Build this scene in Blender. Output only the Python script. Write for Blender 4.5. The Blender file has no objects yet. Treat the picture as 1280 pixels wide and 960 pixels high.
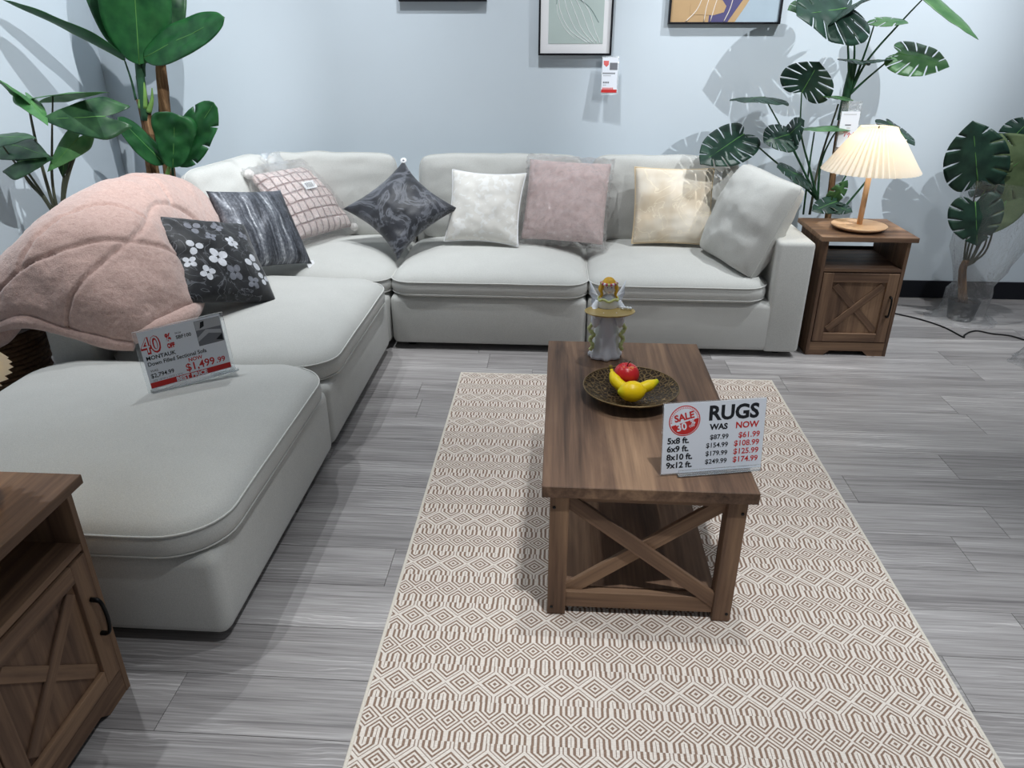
import bpy, bmesh, math, random
import numpy as np
from mathutils import Vector, Matrix, noise
R = math.radians
PI = math.pi
random.seed(7)
S = bpy.context.scene
C = S.collection

# ---------------------------------------------------------------- camera
CAM_H = 1.535
FPX = 920.0
PITCH = math.atan(440 / FPX)
YAW = math.atan(63 * math.cos(PITCH) / FPX)
cd = bpy.data.cameras.new('camera')
cam = bpy.data.objects.new('camera', cd)
C.objects.link(cam)
cd.sensor_fit = 'HORIZONTAL'
cd.sensor_width = 36
cd.lens = FPX / 1280 * 36
cd.clip_start = 0.02
cam.location = (0, 0, CAM_H)
cam.rotation_euler = (PI / 2 - PITCH, 0, YAW)
S.camera = cam
# ---------------------------------------------------------------- world
w = bpy.data.worlds.new('showroom_ambient')
S.world = w
w.use_nodes = True
w.node_tree.nodes['Background'].inputs[0].default_value = (0.80, 0.90, 1.0, 1)
w.node_tree.nodes['Background'].inputs[1].default_value = 0.13
# ---------------------------------------------------------------- ceiling track spots
def spot(x, y, z, tx, ty, tz, power, size, blend=0.6, col=(0.93, 0.97, 1.0), rad=0.045):
    l = bpy.data.lights.new('track_spot', 'SPOT')
    l.energy = power
    l.spot_size = R(size)
    l.spot_blend = blend
    l.color = col
    l.shadow_soft_size = rad
    o = bpy.data.objects.new('track_spot', l)
    C.objects.link(o)
    o.location = (x, y, z)
    o.rotation_euler = (Vector((tx, ty, tz)) - Vector((x, y, z))).to_track_quat('-Z', 'Y').to_euler()
    return o
spot(-0.90, 3.00, 3.8, -2.20, 4.0, 0.9, 240, 84, 0.9, rad=0.018)
spot(0.9, 1.3, 3.7, -2.65, 3.9, 1.30, 520, 36, 0.6, rad=0.02)
spot(-0.20, 3.40, 3.8, -0.10, 4.55, 0.8, 190, 84, 0.9, rad=0.02)
spot(1.95, 3.30, 3.8, 1.40, 4.55, 0.9, 240, 80, 0.8, rad=0.016)
spot(2.8, 0.6, 3.7, 1.40, 4.6, 1.30, 430, 30, 0.7, rad=0.02)
spot(3.0, 2.70, 3.8, 2.5, 4.4, 0.5, 60, 60)
spot(0.45, 2.20, 3.8, 0.38, 1.75, 0.1, 130, 50, 0.8, rad=0.03)
spot(-1.9, 2.3, 3.8, -1.4, 2.0, 0.4, 120, 62, 0.8, rad=0.03)
spot(-1.55, 3.9, 3.8, -1.35, 3.0, 0.5, 100, 60, rad=0.03)
spot(0.6, 0.75, 3.8, 0.5, 0.80, 0.0, 350, 58, 0.9)
spot(2.4, 1.9, 3.8, 1.85, 2.8, 0.0, 170, 60, 0.8)
# ---------------------------------------------------------------- exposure
vs = S.view_settings
vs.view_transform = 'Standard'
vs.look = 'None'
vs.gamma = 1
vs.use_curve_mapping = False
vs.exposure = 0.06

# ================================================================ helpers
def ray(u, v):
    F = Vector((-math.sin(YAW) * math.cos(PITCH), math.cos(YAW) * math.cos(PITCH), -math.sin(PITCH)))
    Rt = Vector((math.cos(YAW), math.sin(YAW), 0))
    U = Rt.cross(F)
    return Rt * ((u - 640) / FPX) - U * ((v - 480) / FPX) + F
def at(u, v, y):
    d = ray(u, v)
    return Vector((0, 0, CAM_H)) + d * (y / d.y)

def srgb(r, g, b, a=1):
    def f(c):
        c = c / 255.0
        return c / 12.92 if c <= 0.04045 else ((c + 0.055) / 1.055) ** 2.4
    return (f(r), f(g), f(b), a)

def link(name, me, mat=None, parent=None, smooth=True):
    o = bpy.data.objects.new(name, me)
    C.objects.link(o)
    if mat is not None and len(me.materials) == 0:
        me.materials.append(mat)
    if smooth:
        for p in me.polygons:
            p.use_smooth = True
    if parent is not None:
        o.parent = parent
    return o
def pyd(name, v, f, mat=None, parent=None, smooth=True):
    me = bpy.data.meshes.new(name)
    me.from_pydata([tuple(p) for p in v], [], f)
    me.update()
    return link(name, me, mat, parent, smooth)
def bmo(name, bm, mat=None, parent=None, smooth=False):
    me = bpy.data.meshes.new(name)
    bmesh.ops.recalc_face_normals(bm, faces=bm.faces)
    bm.to_mesh(me)
    bm.free()
    return link(name, me, mat, parent, smooth)
def tag(o, label, cat, group=None):
    o['label'] = label
    o['category'] = cat
    if group:
        o['group'] = group
    return o
def empty(name, loc=(0, 0, 0), rz=0, label=None, cat=None, group=None):
    o = bpy.data.objects.new(name, None)
    o.empty_display_size = 0.05
    C.objects.link(o)
    o.location = loc
    o.rotation_euler = (0, 0, rz)
    if label:
        tag(o, label, cat, group)
    return o
def struct(o):
    o['kind'] = 'structure'
    return o
def copy_tree(o, parent=None):
    c = o.copy()
    C.objects.link(c)
    c.parent = parent
    for ch in list(o.children):
        copy_tree(ch, c)
    return c
def boxbm(x0, x1, y0, y1, z0, z1, bev=0.0, seg=2, bm=None):
    b = bmesh.new()
    vs_ = [b.verts.new(p) for p in [(x0, y0, z0), (x1, y0, z0), (x1, y1, z0), (x0, y1, z0), (x0, y0, z1), (x1, y0, z1), (x1, y1, z1), (x0, y1, z1)]]
    for f in [(0, 3, 2, 1), (4, 5, 6, 7), (0, 1, 5, 4), (1, 2, 6, 5), (2, 3, 7, 6), (3, 0, 4, 7)]:
        b.faces.new([vs_[i] for i in f])
    if bev > 0:
        bmesh.ops.bevel(b, geom=list(b.edges), offset=bev, segments=seg, profile=0.5, affect='EDGES')
    return b
def box(name, x0, x1, y0, y1, z0, z1, mat, parent=None, bev=0.0, seg=2, smooth=False):
    o = bmo(name, boxbm(x0, x1, y0, y1, z0, z1, bev, seg), mat, parent, smooth)
    return o
def bar(name, a, b, wd, th, n, mat, parent=None, bev=0.0015):
    """a board from a to b, width wd across, thickness th along normal n"""
    a = Vector(a); b = Vector(b); n = Vector(n).normalized()
    d = b - a
    L = d.length
    x = d.normalized()
    n = (n - x * n.dot(x)).normalized()
    y = n.cross(x)
    bm = boxbm(0, L, -wd / 2, wd / 2, -th / 2, th / 2, bev, 1)
    m = Matrix((x, y, n)).transposed().to_4x4()
    m.translation = a
    o = bmo(name, bm, mat, parent)
    o.matrix_basis = m
    return o
def catmull(pts, n):
    pts = [Vector(p) for p in pts]
    P = [pts[0] * 2 - pts[1]] + pts + [pts[-1] * 2 - pts[-2]]
    out = []
    for i in range(1, len(P) - 2):
        for k in range(n):
            t = k / n
            a, b, c, d = P[i - 1], P[i], P[i + 1], P[i + 2]
            out.append(0.5 * ((2 * b) + (c - a) * t + (2 * a - 5 * b + 4 * c - d) * t * t + (3 * b - a - 3 * c + d) * t ** 3))
    out.append(pts[-1])
    return out
def tubemesh(pts, rad, seg=8, closed=False, caps=True):
    pts = [Vector(p) for p in pts]
    n = len(pts)
    rr = rad if isinstance(rad, (list, tuple)) else [rad] * n
    V, F = [], []
    up = None
    for i, p in enumerate(pts):
        if closed:
            t = pts[(i + 1) % n] - pts[i - 1]
        else:
            t = pts[min(i + 1, n - 1)] - pts[max(i - 1, 0)]
        t = t.normalized() if t.length > 1e-9 else Vector((0, 0, 1))
        if up is None:
            up = Vector((0, 0, 1)) if abs(t.z) < 0.9 else Vector((1, 0, 0))
        s = t.cross(up)
        s = s.normalized() if s.length > 1e-6 else Vector((1, 0, 0))
        up = s.cross(t)
        for k in range(seg):
            a = 2 * PI * k / seg
            V.append(p + (s * math.cos(a) + up * math.sin(a)) * rr[i])
    m = n if closed else n - 1
    for i in range(m):
        j = (i + 1) % n
        for k in range(seg):
            l = (k + 1) % seg
            F.append((i * seg + k, i * seg + l, j * seg + l, j * seg + k))
    if caps and not closed:
        F.append(tuple(range(seg))[::-1])
        F.append(tuple((n - 1) * seg + k for k in range(seg)))
    return V, F
def tube(name, pts, rad, mat, parent=None, seg=8, closed=False):
    V, F = tubemesh(pts, rad, seg, closed)
    return pyd(name, V, F, mat, parent)
def lathe(name, prof, mat, parent=None, seg=32, fn=None, loc=None):
    """prof: (r, z) list; fn(r, z, a) -> (x, y, z) lets the ring be shaped"""
    V, F = [], []
    for r, z in prof:
        for k in range(seg):
            a = 2 * PI * k / seg
            V.append(fn(r, z, a) if fn else (r * math.cos(a), r * math.sin(a), z))
    for i in range(len(prof) - 1):
        for k in range(seg):
            l = (k + 1) % seg
            F.append((i * seg + k, i * seg + l, (i + 1) * seg + l, (i + 1) * seg + k))
    F.append(tuple(range(seg))[::-1])
    F.append(tuple((len(prof) - 1) * seg + k for k in range(seg)))
    o = pyd(name, V, F, mat, parent)
    if loc:
        o.location = loc
    return o
def frame_matrix(c, ax, ay):
    x = Vector(ax).normalized()
    y = Vector(ay)
    y = (y - x * y.dot(x)).normalized()
    z = x.cross(y)
    m = Matrix((x, y, z)).transposed().to_4x4()
    m.translation = Vector(c)
    return m
def pillow_rot(yaw, lean, roll=0):
    return Matrix.Rotation(R(yaw), 3, 'Z') @ Matrix.Rotation(PI / 2 - R(lean), 3, 'X') @ Matrix.Rotation(R(roll), 3, 'Z')

# ---------------------------------------------------------------- materials
class X:
    """tiny expression wrapper over math nodes"""
    t = None
    def __init__(self, s):
        self.s = s
    @staticmethod
    def op(o, *a, clamp=False):
        n = X.t.nodes.new('ShaderNodeMath')
        n.operation = o
        n.use_clamp = clamp
        for i, q in enumerate(a):
            if isinstance(q, X):
                X.t.links.new(q.s, n.inputs[i])
            else:
                n.inputs[i].default_value = q
        return X(n.outputs[0])
    def __add__(s, o): return X.op('ADD', s, o)
    def __radd__(s, o): return X.op('ADD', o, s)
    def __sub__(s, o): return X.op('SUBTRACT', s, o)
    def __rsub__(s, o): return X.op('SUBTRACT', o, s)
    def __mul__(s, o): return X.op('MULTIPLY', s, o)
    def __rmul__(s, o): return X.op('MULTIPLY', o, s)
    def __truediv__(s, o): return X.op('DIVIDE', s, o)
    def abs(s): return X.op('ABSOLUTE', s)
    def fract(s): return X.op('FRACT', s)
    def floor(s): return X.op('FLOOR', s)
    def sin(s): return X.op('SINE', s)
    def min(s, o): return X.op('MINIMUM', s, o)
    def max(s, o): return X.op('MAXIMUM', s, o)
    def gt(s, o): return X.op('GREATER_THAN', s, o)
    def lt(s, o): return X.op('LESS_THAN', s, o)
    def clamp(s): return X.op('ADD', s, 0.0, clamp=True)
    def smooth(s, a, b):
        n = X.t.nodes.new('ShaderNodeMapRange')
        n.interpolation_type = 'SMOOTHSTEP'
        X.t.links.new(s.s, n.inputs[0])
        n.inputs[1].default_value = a
        n.inputs[2].default_value = b
        return X(n.outputs[0])

class Mat:
    def __init__(self, name, rough=0.6, spec=0.3):
        self.m = bpy.data.materials.new(name)
        self.m.use_nodes = True
        self.t = self.m.node_tree
        X.t = self.t
        self.b = self.t.nodes['Principled BSDF']
        self.b.inputs['Roughness'].default_value = rough
        self.b.inputs['Specular IOR Level'].default_value = spec
        self.tc = self.t.nodes.new('ShaderNodeTexCoord')
    def n(self, kind, **kw):
        n = self.t.nodes.new('ShaderNode' + kind)
        for k, v in kw.items():
            setattr(n, k, v)
        return n
    def l(self, a, b):
        self.t.links.new(a, b)
    def coord(self, scale=(1, 1, 1), src='Object', rnd=0.0):
        mp = self.n('Mapping')
        mp.inputs['Scale'].default_value = scale
        s = self.tc.outputs[src]
        if rnd:
            oi = self.n('ObjectInfo')
            mu = self.n('VectorMath', operation='SCALE')
            mu.inputs[0].default_value = (17.3, 7.1, 11.9)
            self.l(oi.outputs['Random'], mu.inputs['Scale'])
            ad = self.n('VectorMath', operation='ADD')
            self.l(s, ad.inputs[0])
            self.l(mu.outputs[0], ad.inputs[1])
            s = ad.outputs[0]
        self.l(s, mp.inputs['Vector'])
        return mp.outputs[0]
    def noise(self, scale, co=None, detail=4, rough=0.55, dist=0.0):
        n = self.n('TexNoise')
        n.inputs['Scale'].default_value = scale
        n.inputs['Detail'].default_value = detail
        n.inputs['Roughness'].default_value = rough
        n.inputs['Distortion'].default_value = dist
        if co is None:
            co = self.tc.outputs['Object']
        self.l(co, n.inputs['Vector'])
        return X(n.outputs['Fac'])
    def sep(self, co=None):
        n = self.n('SeparateXYZ')
        self.l(co if co is not None else self.tc.outputs['Object'], n.inputs[0])
        return X(n.outputs[0]), X(n.outputs[1]), X(n.outputs[2])
    def ramp(self, fac, stops):
        r = self.n('ValToRGB')
        e = r.color_ramp.elements
        while len(e) < len(stops):
            e.new(0.5)
        for i, (p, c) in enumerate(stops):
            e[i].position = p
            e[i].color = c
        self.l(fac.s, r.inputs[0])
        return r.outputs[0]
    def mix(self, fac, a, b):
        n = self.n('Mix', data_type='RGBA')
        for i, q in ((0, fac), (6, a), (7, b)):
            if isinstance(q, X):
                self.l(q.s, n.inputs[i])
            elif isinstance(q, bpy.types.NodeSocket):
                self.l(q, n.inputs[i])
            else:
                n.inputs[i].default_value = q
        return n.outputs[2]
    def color(self, c):
        if isinstance(c, bpy.types.NodeSocket):
            self.l(c, self.b.inputs['Base Color'])
        else:
            self.b.inputs['Base Color'].default_value = c
        return self
    def bump(self, h, strength=0.2, dist=0.01):
        n = self.n('Bump')
        n.inputs['Strength'].default_value = strength
        n.inputs['Distance'].default_value = dist
        self.l(h.s, n.inputs['Height'])
        self.l(n.outputs[0], self.b.inputs['Normal'])
        return self

def plain(name, c, rough=0.5, spec=0.3, metal=0.0, var=0.0, vs_=8.0):
    m = Mat(name, rough, spec)
    m.b.inputs['Metallic'].default_value = metal
    if var:
        n = m.noise(vs_)
        a = tuple(min(1, q * (1 - var)) for q in c[:3]) + (1,)
        b = tuple(min(1, q * (1 + var)) for q in c[:3]) + (1,)
        m.color(m.ramp(n, [(0.3, a), (0.7, b)]))
    else:
        m.color(c)
    return m.m
def fabric(name, c, var=0.12, scale=420, rough=0.92, bump=0.25, sheen=0.2):
    m = Mat(name, rough, 0.1)
    n = m.noise(scale, detail=2)
    n2 = m.noise(9, detail=3)
    a = tuple(q * (1 - var) for q in c[:3]) + (1,)
    b = tuple(min(1, q * (1 + var)) for q in c[:3]) + (1,)
    m.color(m.ramp(n * 0.8 + n2 * 0.2, [(0.32, a), (0.68, b)]))
    m.bump(n, bump, 0.002)
    m.b.inputs['Sheen Weight'].default_value = sheen
    return m.m
def wood(name, dark, mid, light, axis=0, rough=0.55, scale=1.0, rnd=1):
    m = Mat(name, rough, 0.25)
    sc = [16 * scale] * 3
    sc[axis] = 1.1 * scale
    co = m.coord(tuple(sc), rnd=rnd)
    n1 = m.noise(1.0, co, 6, 0.62, 0.6)
    sc2 = [75 * scale] * 3
    sc2[axis] = 2.0 * scale
    n2 = m.noise(1.0, m.coord(tuple(sc2), rnd=rnd), 3)
    sc3 = [5 * scale] * 3
    sc3[axis] = 0.9 * scale
    n3 = m.noise(1.0, m.coord(tuple(sc3), rnd=rnd), 3, 0.5, 0.4)
    f = n1 * 0.5 + n2 * 0.22 + n3 * 0.4
    m.color(m.ramp(f, [(0.38, dark), (0.54, mid), (0.74, light)]))
    m.bump(n2, 0.08, 0.002)
    return m.m

M = {}
M['wall'] = plain('wall_paint', srgb(210, 220, 228), 0.85, 0.2, var=0.012, vs_=2.0)
M['baseboard'] = plain('black_baseboard', srgb(22, 24, 32), 0.5)
M['sub'] = plain('floor_joint', srgb(92, 90, 92), 0.8)
# floor planks
m = Mat('grey_oak_plank', 0.42, 0.35)
oi = m.n('ObjectInfo')
rd = X(oi.outputs['Random'])
n1 = m.noise(1.0, m.coord((0.7, 16, 1), rnd=1), 6, 0.6, 0.8)
n2 = m.noise(1.0, m.coord((4, 190, 1), rnd=1), 3, 0.6, 0.3)
wv = m.n('TexWave', wave_type='BANDS', bands_direction='Y')
wv.inputs['Scale'].default_value = 22
wv.inputs['Distortion'].default_value = 9
wv.inputs['Detail'].default_value = 3
wv.inputs['Detail Scale'].default_value = 0.7
m.l(m.coord((0.35, 1.0, 1), rnd=1), wv.inputs['Vector'])
wl = X(wv.outputs['Fac']).smooth(0.72, 1.0) * (m.noise(1.0, m.coord((1.5, 5, 1), rnd=1), 3).smooth(0.45, 0.62))
f = n1 * 0.46 + n2 * 0.42 + wl * 0.13 + (rd - 0.5) * 0.10 + 0.03
m.color(m.ramp(f, [(0.33, srgb(112, 108, 108)), (0.46, srgb(148, 144, 143)), (0.58, srgb(172, 168, 167)), (0.74, srgb(214, 210, 208))]))
m.bump(n2, 0.05, 0.001)
M['plank'] = m.m
M['sofa'] = fabric('light_grey_linen', srgb(197, 197, 193), 0.10, 330)
M['piping'] = fabric('linen_piping', srgb(198, 198, 194), 0.05, 300)
M['foot'] = plain('black_plastic_foot', srgb(20, 20, 22), 0.5)
for i, ax in enumerate('xyz'):
    M['wood_' + ax] = wood('rustic_oak_grain_' + ax, srgb(62, 48, 41), srgb(112, 87, 70), srgb(162, 130, 102), i)
M['wood_back'] = plain('dark_board', srgb(46, 37, 34), 0.6)
M['handle'] = plain('black_iron', srgb(18, 18, 19), 0.35, 0.5, 0.6)
M['beech_x'] = wood('light_beech', srgb(196, 158, 124), srgb(220, 184, 148), srgb(234, 204, 170), 0, 0.45, 1.2)
M['beech_z'] = wood('light_beech_pole', srgb(188, 146, 112), srgb(212, 170, 132), srgb(228, 192, 154), 2, 0.45, 1.2)
M['black_metal'] = plain('black_metal', srgb(20, 20, 22), 0.4)
M['cord'] = plain('black_cord', srgb(14, 14, 16), 0.45)
# lamp shade: pleated cloth that lets the bulb's light through
m = Mat('pleated_shade_cloth', 0.9, 0.1)
m.color(srgb(246, 242, 234))
tr = m.n('BsdfTranslucent')
tr.inputs[0].default_value = srgb(255, 244, 222)
mx = m.n('MixShader')
mx.inputs[0].default_value = 0.5
m.l(m.b.outputs[0], mx.inputs[1])
m.l(tr.outputs[0], mx.inputs[2])
m.l(mx.outputs[0], m.t.nodes['Material Output'].inputs[0])
M['shade'] = m.m
m = Mat('lit_bulb', 0.3)
m.color((1, 1, 1, 1))
m.b.inputs['Emission Color'].default_value = srgb(255, 220, 150)
m.b.inputs['Emission Strength'].default_value = 12
M['bulb'] = m.m
# clear plastic film
def film(name, tint, k, haze=0.04, sc=26):
    m = Mat(name, 0.08)
    t = m.t
    tp = m.n('BsdfTransparent')
    tp.inputs[0].default_value = tint
    gl = m.n('BsdfGlossy')
    gl.inputs['Roughness'].default_value = 0.21
    gl.inputs[0].default_value = (1, 1, 1, 1)
    fr = m.n('Fresnel')
    fr.inputs['IOR'].default_value = 1.5
    nz = (m.noise(sc, detail=3, dist=1.2) - 0.5).abs() * 2.0 + (m.noise(sc * 2.7, detail=2, dist=0.6) - 0.5).abs()
    nb = m.n('Bump')
    nb.inputs['Strength'].default_value = 0.6
    nb.inputs['Distance'].default_value = 0.02
    m.l(nz.s, nb.inputs['Height'])
    m.l(nb.outputs[0], gl.inputs['Normal'])
    m.l(nb.outputs[0], fr.inputs['Normal'])
    fac = (X(fr.outputs[0]) * k + 0.02).min(0.5)
    mx = m.n('MixShader')
    m.l(fac.s, mx.inputs[0])
    m.l(tp.outputs[0], mx.inputs[1])
    m.l(gl.outputs[0], mx.inputs[2])
    df = m.n('BsdfDiffuse')
    df.inputs[0].default_value = (0.9, 0.92, 0.95, 1)
    m2 = m.n('MixShader')
    m2.inputs[0].default_value = haze
    m.l(mx.outputs[0], m2.inputs[1])
    m.l(df.outputs[0], m2.inputs[2])
    m.l(m2.outputs[0], t.nodes['Material Output'].inputs[0])
    return m.m
M['film'] = film('clear_film', (1, 1, 1, 1), 2.0, 0.035)
M['film2'] = film('clear_sleeve', (0.99, 0.99, 0.99, 1), 1.0, 0.05, 14)
m = Mat('clear_acrylic', 0.05)
m.color((0.95, 0.98, 1, 1))
m.b.inputs['Transmission Weight'].default_value = 0.92
m.b.inputs['IOR'].default_value = 1.3
M['acrylic'] = m.m
M['paper'] = plain('white_card', srgb(236, 240, 248), 0.6)
M['ink'] = plain('black_ink', srgb(34, 36, 42), 0.6)
M['red'] = plain('red_ink', srgb(206, 52, 50), 0.6)
M['pinkred'] = plain('pale_red_ink', srgb(226, 110, 108), 0.6)
M['greyink'] = plain('grey_ink', srgb(120, 122, 128), 0.6)
M['lgrey'] = plain('light_grey_ink', srgb(186, 188, 192), 0.6)
M['white'] = plain('white_paint', srgb(240, 240, 242), 0.5)

# leaves
def leafmat(name, c1, c2, rough=0.4, spec=0.45):
    m = Mat(name, rough, spec)
    n = m.noise(14, detail=3)
    m.color(m.ramp(n, [(0.3, c1), (0.7, c2)]))
    tr = m.n('BsdfTranslucent')
    tr.inputs[0].default_value = tuple(min(1, q * 1.3) for q in c2[:3]) + (1,)
    mx = m.n('MixShader')
    mx.inputs[0].default_value = 0.18
    m.l(m.b.outputs[0], mx.inputs[1])
    m.l(tr.outputs[0], mx.inputs[2])
    m.l(mx.outputs[0], m.t.nodes['Material Output'].inputs[0])
    return m.m
M['banana_leaf'] = leafmat('banana_leaf_green', srgb(20, 70, 38), srgb(44, 104, 54))
M['aloc_leaf'] = leafmat('alocasia_green', srgb(26, 58, 42), srgb(62, 104, 64))
M['aloc_light'] = leafmat('alocasia_light_green', srgb(56, 110, 62), srgb(98, 150, 92))
M['mons_leaf'] = leafmat('monstera_green', srgb(24, 50, 43), srgb(48, 80, 64))
M['mons_light'] = leafmat('monstera_light_green', srgb(60, 104, 66), srgb(96, 138, 88))
M['olive_leaf'] = leafmat('monstera_back_olive', srgb(78, 96, 66), srgb(106, 122, 86), 0.6, 0.2)
M['rib'] = plain('leaf_rib_green', srgb(86, 136, 72), 0.5)
M['stalk'] = plain('stalk_green', srgb(46, 84, 58), 0.5, var=0.2)
M['stalk_light'] = plain('stalk_pale_green', srgb(120, 160, 84), 0.5, var=0.2)
M['stalk_brown'] = plain('stalk_olive_brown', srgb(78, 82, 66), 0.5, var=0.25)
m = Mat('fibrous_trunk', 0.9, 0.1)
n1 = m.noise(1.0, m.coord((40, 40, 4)), 5, 0.65, 0.5)
m.color(m.ramp(n1, [(0.3, srgb(64, 47, 36)), (0.52, srgb(124, 94, 68)), (0.72, srgb(188, 152, 114))]))
m.bump(n1, 0.8, 0.01)
M['trunk'] = m.m
M['pot'] = plain('black_pot', srgb(24, 26, 30), 0.5)
M['soil'] = plain('dark_soil', srgb(44, 36, 30), 0.95, var=0.4, vs_=60)
M['wicker'] = wood('brown_wicker', srgb(64, 46, 34), srgb(104, 78, 58), srgb(140, 110, 82), 0, 0.7, 2.0)

# ================================================================ setting
WALL_Y = 4.655
WALL_X = -2.76
FX0, FX1, FY0, FY1 = WALL_X, 4.60, 0.10, WALL_Y
floor = struct(box('floor', FX0, FX1, FY0, FY1, -0.05, -0.006, M['sub']))
def plank_mesh(L, W):
    me = bpy.data.meshes.new('plank')
    bm = boxbm(0, L, 0, W, -0.006, 0.0, 0.0006, 1)
    bmesh.ops.recalc_face_normals(bm, faces=bm.faces)
    bm.to_mesh(me)
    bm.free()
    me.materials.append(M['plank'])
    return me
PW = 0.182
cache = {}
row = 0
y = FY1 - PW
rr = random.Random(3)
while y > FY0 - PW:
    x = FX0 - rr.uniform(0.0, 1.2)
    while x < FX1:
        a = max(x, FX0); b = min(x + 1.22, FX1)
        if b - a > 0.03 and not (y + PW < 0.75 and False):
            ky = round(b - a, 3)
            if ky not in cache:
                cache[ky] = plank_mesh(ky - 0.0012, PW - 0.0012)
            p = bpy.data.objects.new('plank', cache[ky])
            C.objects.link(p)
            p.location = (a, y, 0)
            p.parent = floor
        x += 1.22
    y -= PW
    row += 1
struct(box('wall_back', WALL_X - 0.12, FX1, WALL_Y, WALL_Y + 0.12, -0.05, 3.2, M['wall']))
struct(box('wall_left', WALL_X - 0.12, WALL_X, FY0, WALL_Y, -0.05, 3.2, M['wall']))
struct(box('baseboard_back', WALL_X + 0.014, FX1, WALL_Y - 0.014, WALL_Y, 0.0, 0.112, M['baseboard'], bev=0.003))
struct(box('baseboard_left', WALL_X, WALL_X + 0.014, FY0, WALL_Y - 0.014, 0.0, 0.112, M['baseboard'], bev=0.003))

# ================================================================ rug
def rug():
    x0, x1, y0, y1 = -0.460, 1.062, 0.872, 3.308
    t = empty('rug', (0.3, 2.09, 0), 0, 'cream and brown woven rug with diamond rows under the coffee table', 'rug')
    m = Mat('woven_diamond_rug', 0.95, 0.05)
    x, yy, z = m.sep(m.coord((1, 1, 1)))
    wob = m.noise(3.0, detail=2) - 0.5
    L = 0.236
    v = ((yy + wob * 0.006) / L + 20.25).fract() * L        # 0..L
    isB = v.gt(L / 2)
    vv = (v - L / 4 - isB * (L / 2)).abs()
    pit = 0.086 - isB * 0.019
    hh = 0.040 - isB * 0.008
    u = (((x + wob * 0.004) / pit + 30.5).fract() - 0.5).abs() * 2.0
    wv = (vv / hh).min(1.0)
    d = u + wv
    k = 3.0 - isB * 0.5
    s = ((d * k - 0.18).fract() - 0.5).abs() * 2.0          # triangle wave
    dark = s.smooth(0.44, 0.60)
    edge = ((d - 1.0).abs()).smooth(0.045, 0.10)
    tex = m.noise(420, m.coord((1, 1, 1)), 2)
    dark = dark * (1 - (1 - edge) * 1.0)
    fine = m.noise(1.0, m.coord((60, 500, 1)), 2)
    dcol = m.ramp(tex, [(0.3, srgb(120, 99, 86)), (0.7, srgb(156, 132, 116))])
    lcol = m.ramp(fine, [(0.3, srgb(208, 197, 187)), (0.7, srgb(236, 227, 218))])
    m.color(m.mix(dark, lcol, dcol))
    m.bump(tex * 0.5 + dark * -0.5, 0.5, 0.003)
    cx, cy = 0.3, 2.09
    bd = fabric('rug_binding', srgb(214, 206, 194), 0.08, 300)
    box('pile', x0 + 0.008 - cx, x1 - 0.008 - cx, y0 + 0.008 - cy, y1 - 0.008 - cy, 0.0005, 0.008, m.m, t, 0.002, 1)
    for nm, a in (('binding', (x0, x0 + 0.010, y0, y1)), ('binding', (x1 - 0.010, x1, y0, y1)), ('binding', (x0 + .01, x1 - .01, y0, y0 + 0.010)), ('binding', (x0 + .01, x1 - .01, y1 - 0.010, y1))):
        box(nm, a[0] - cx, a[1] - cx, a[2] - cy, a[3] - cy, 0.0005, 0.0092, bd, t, 0.002, 1)
rug()

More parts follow.
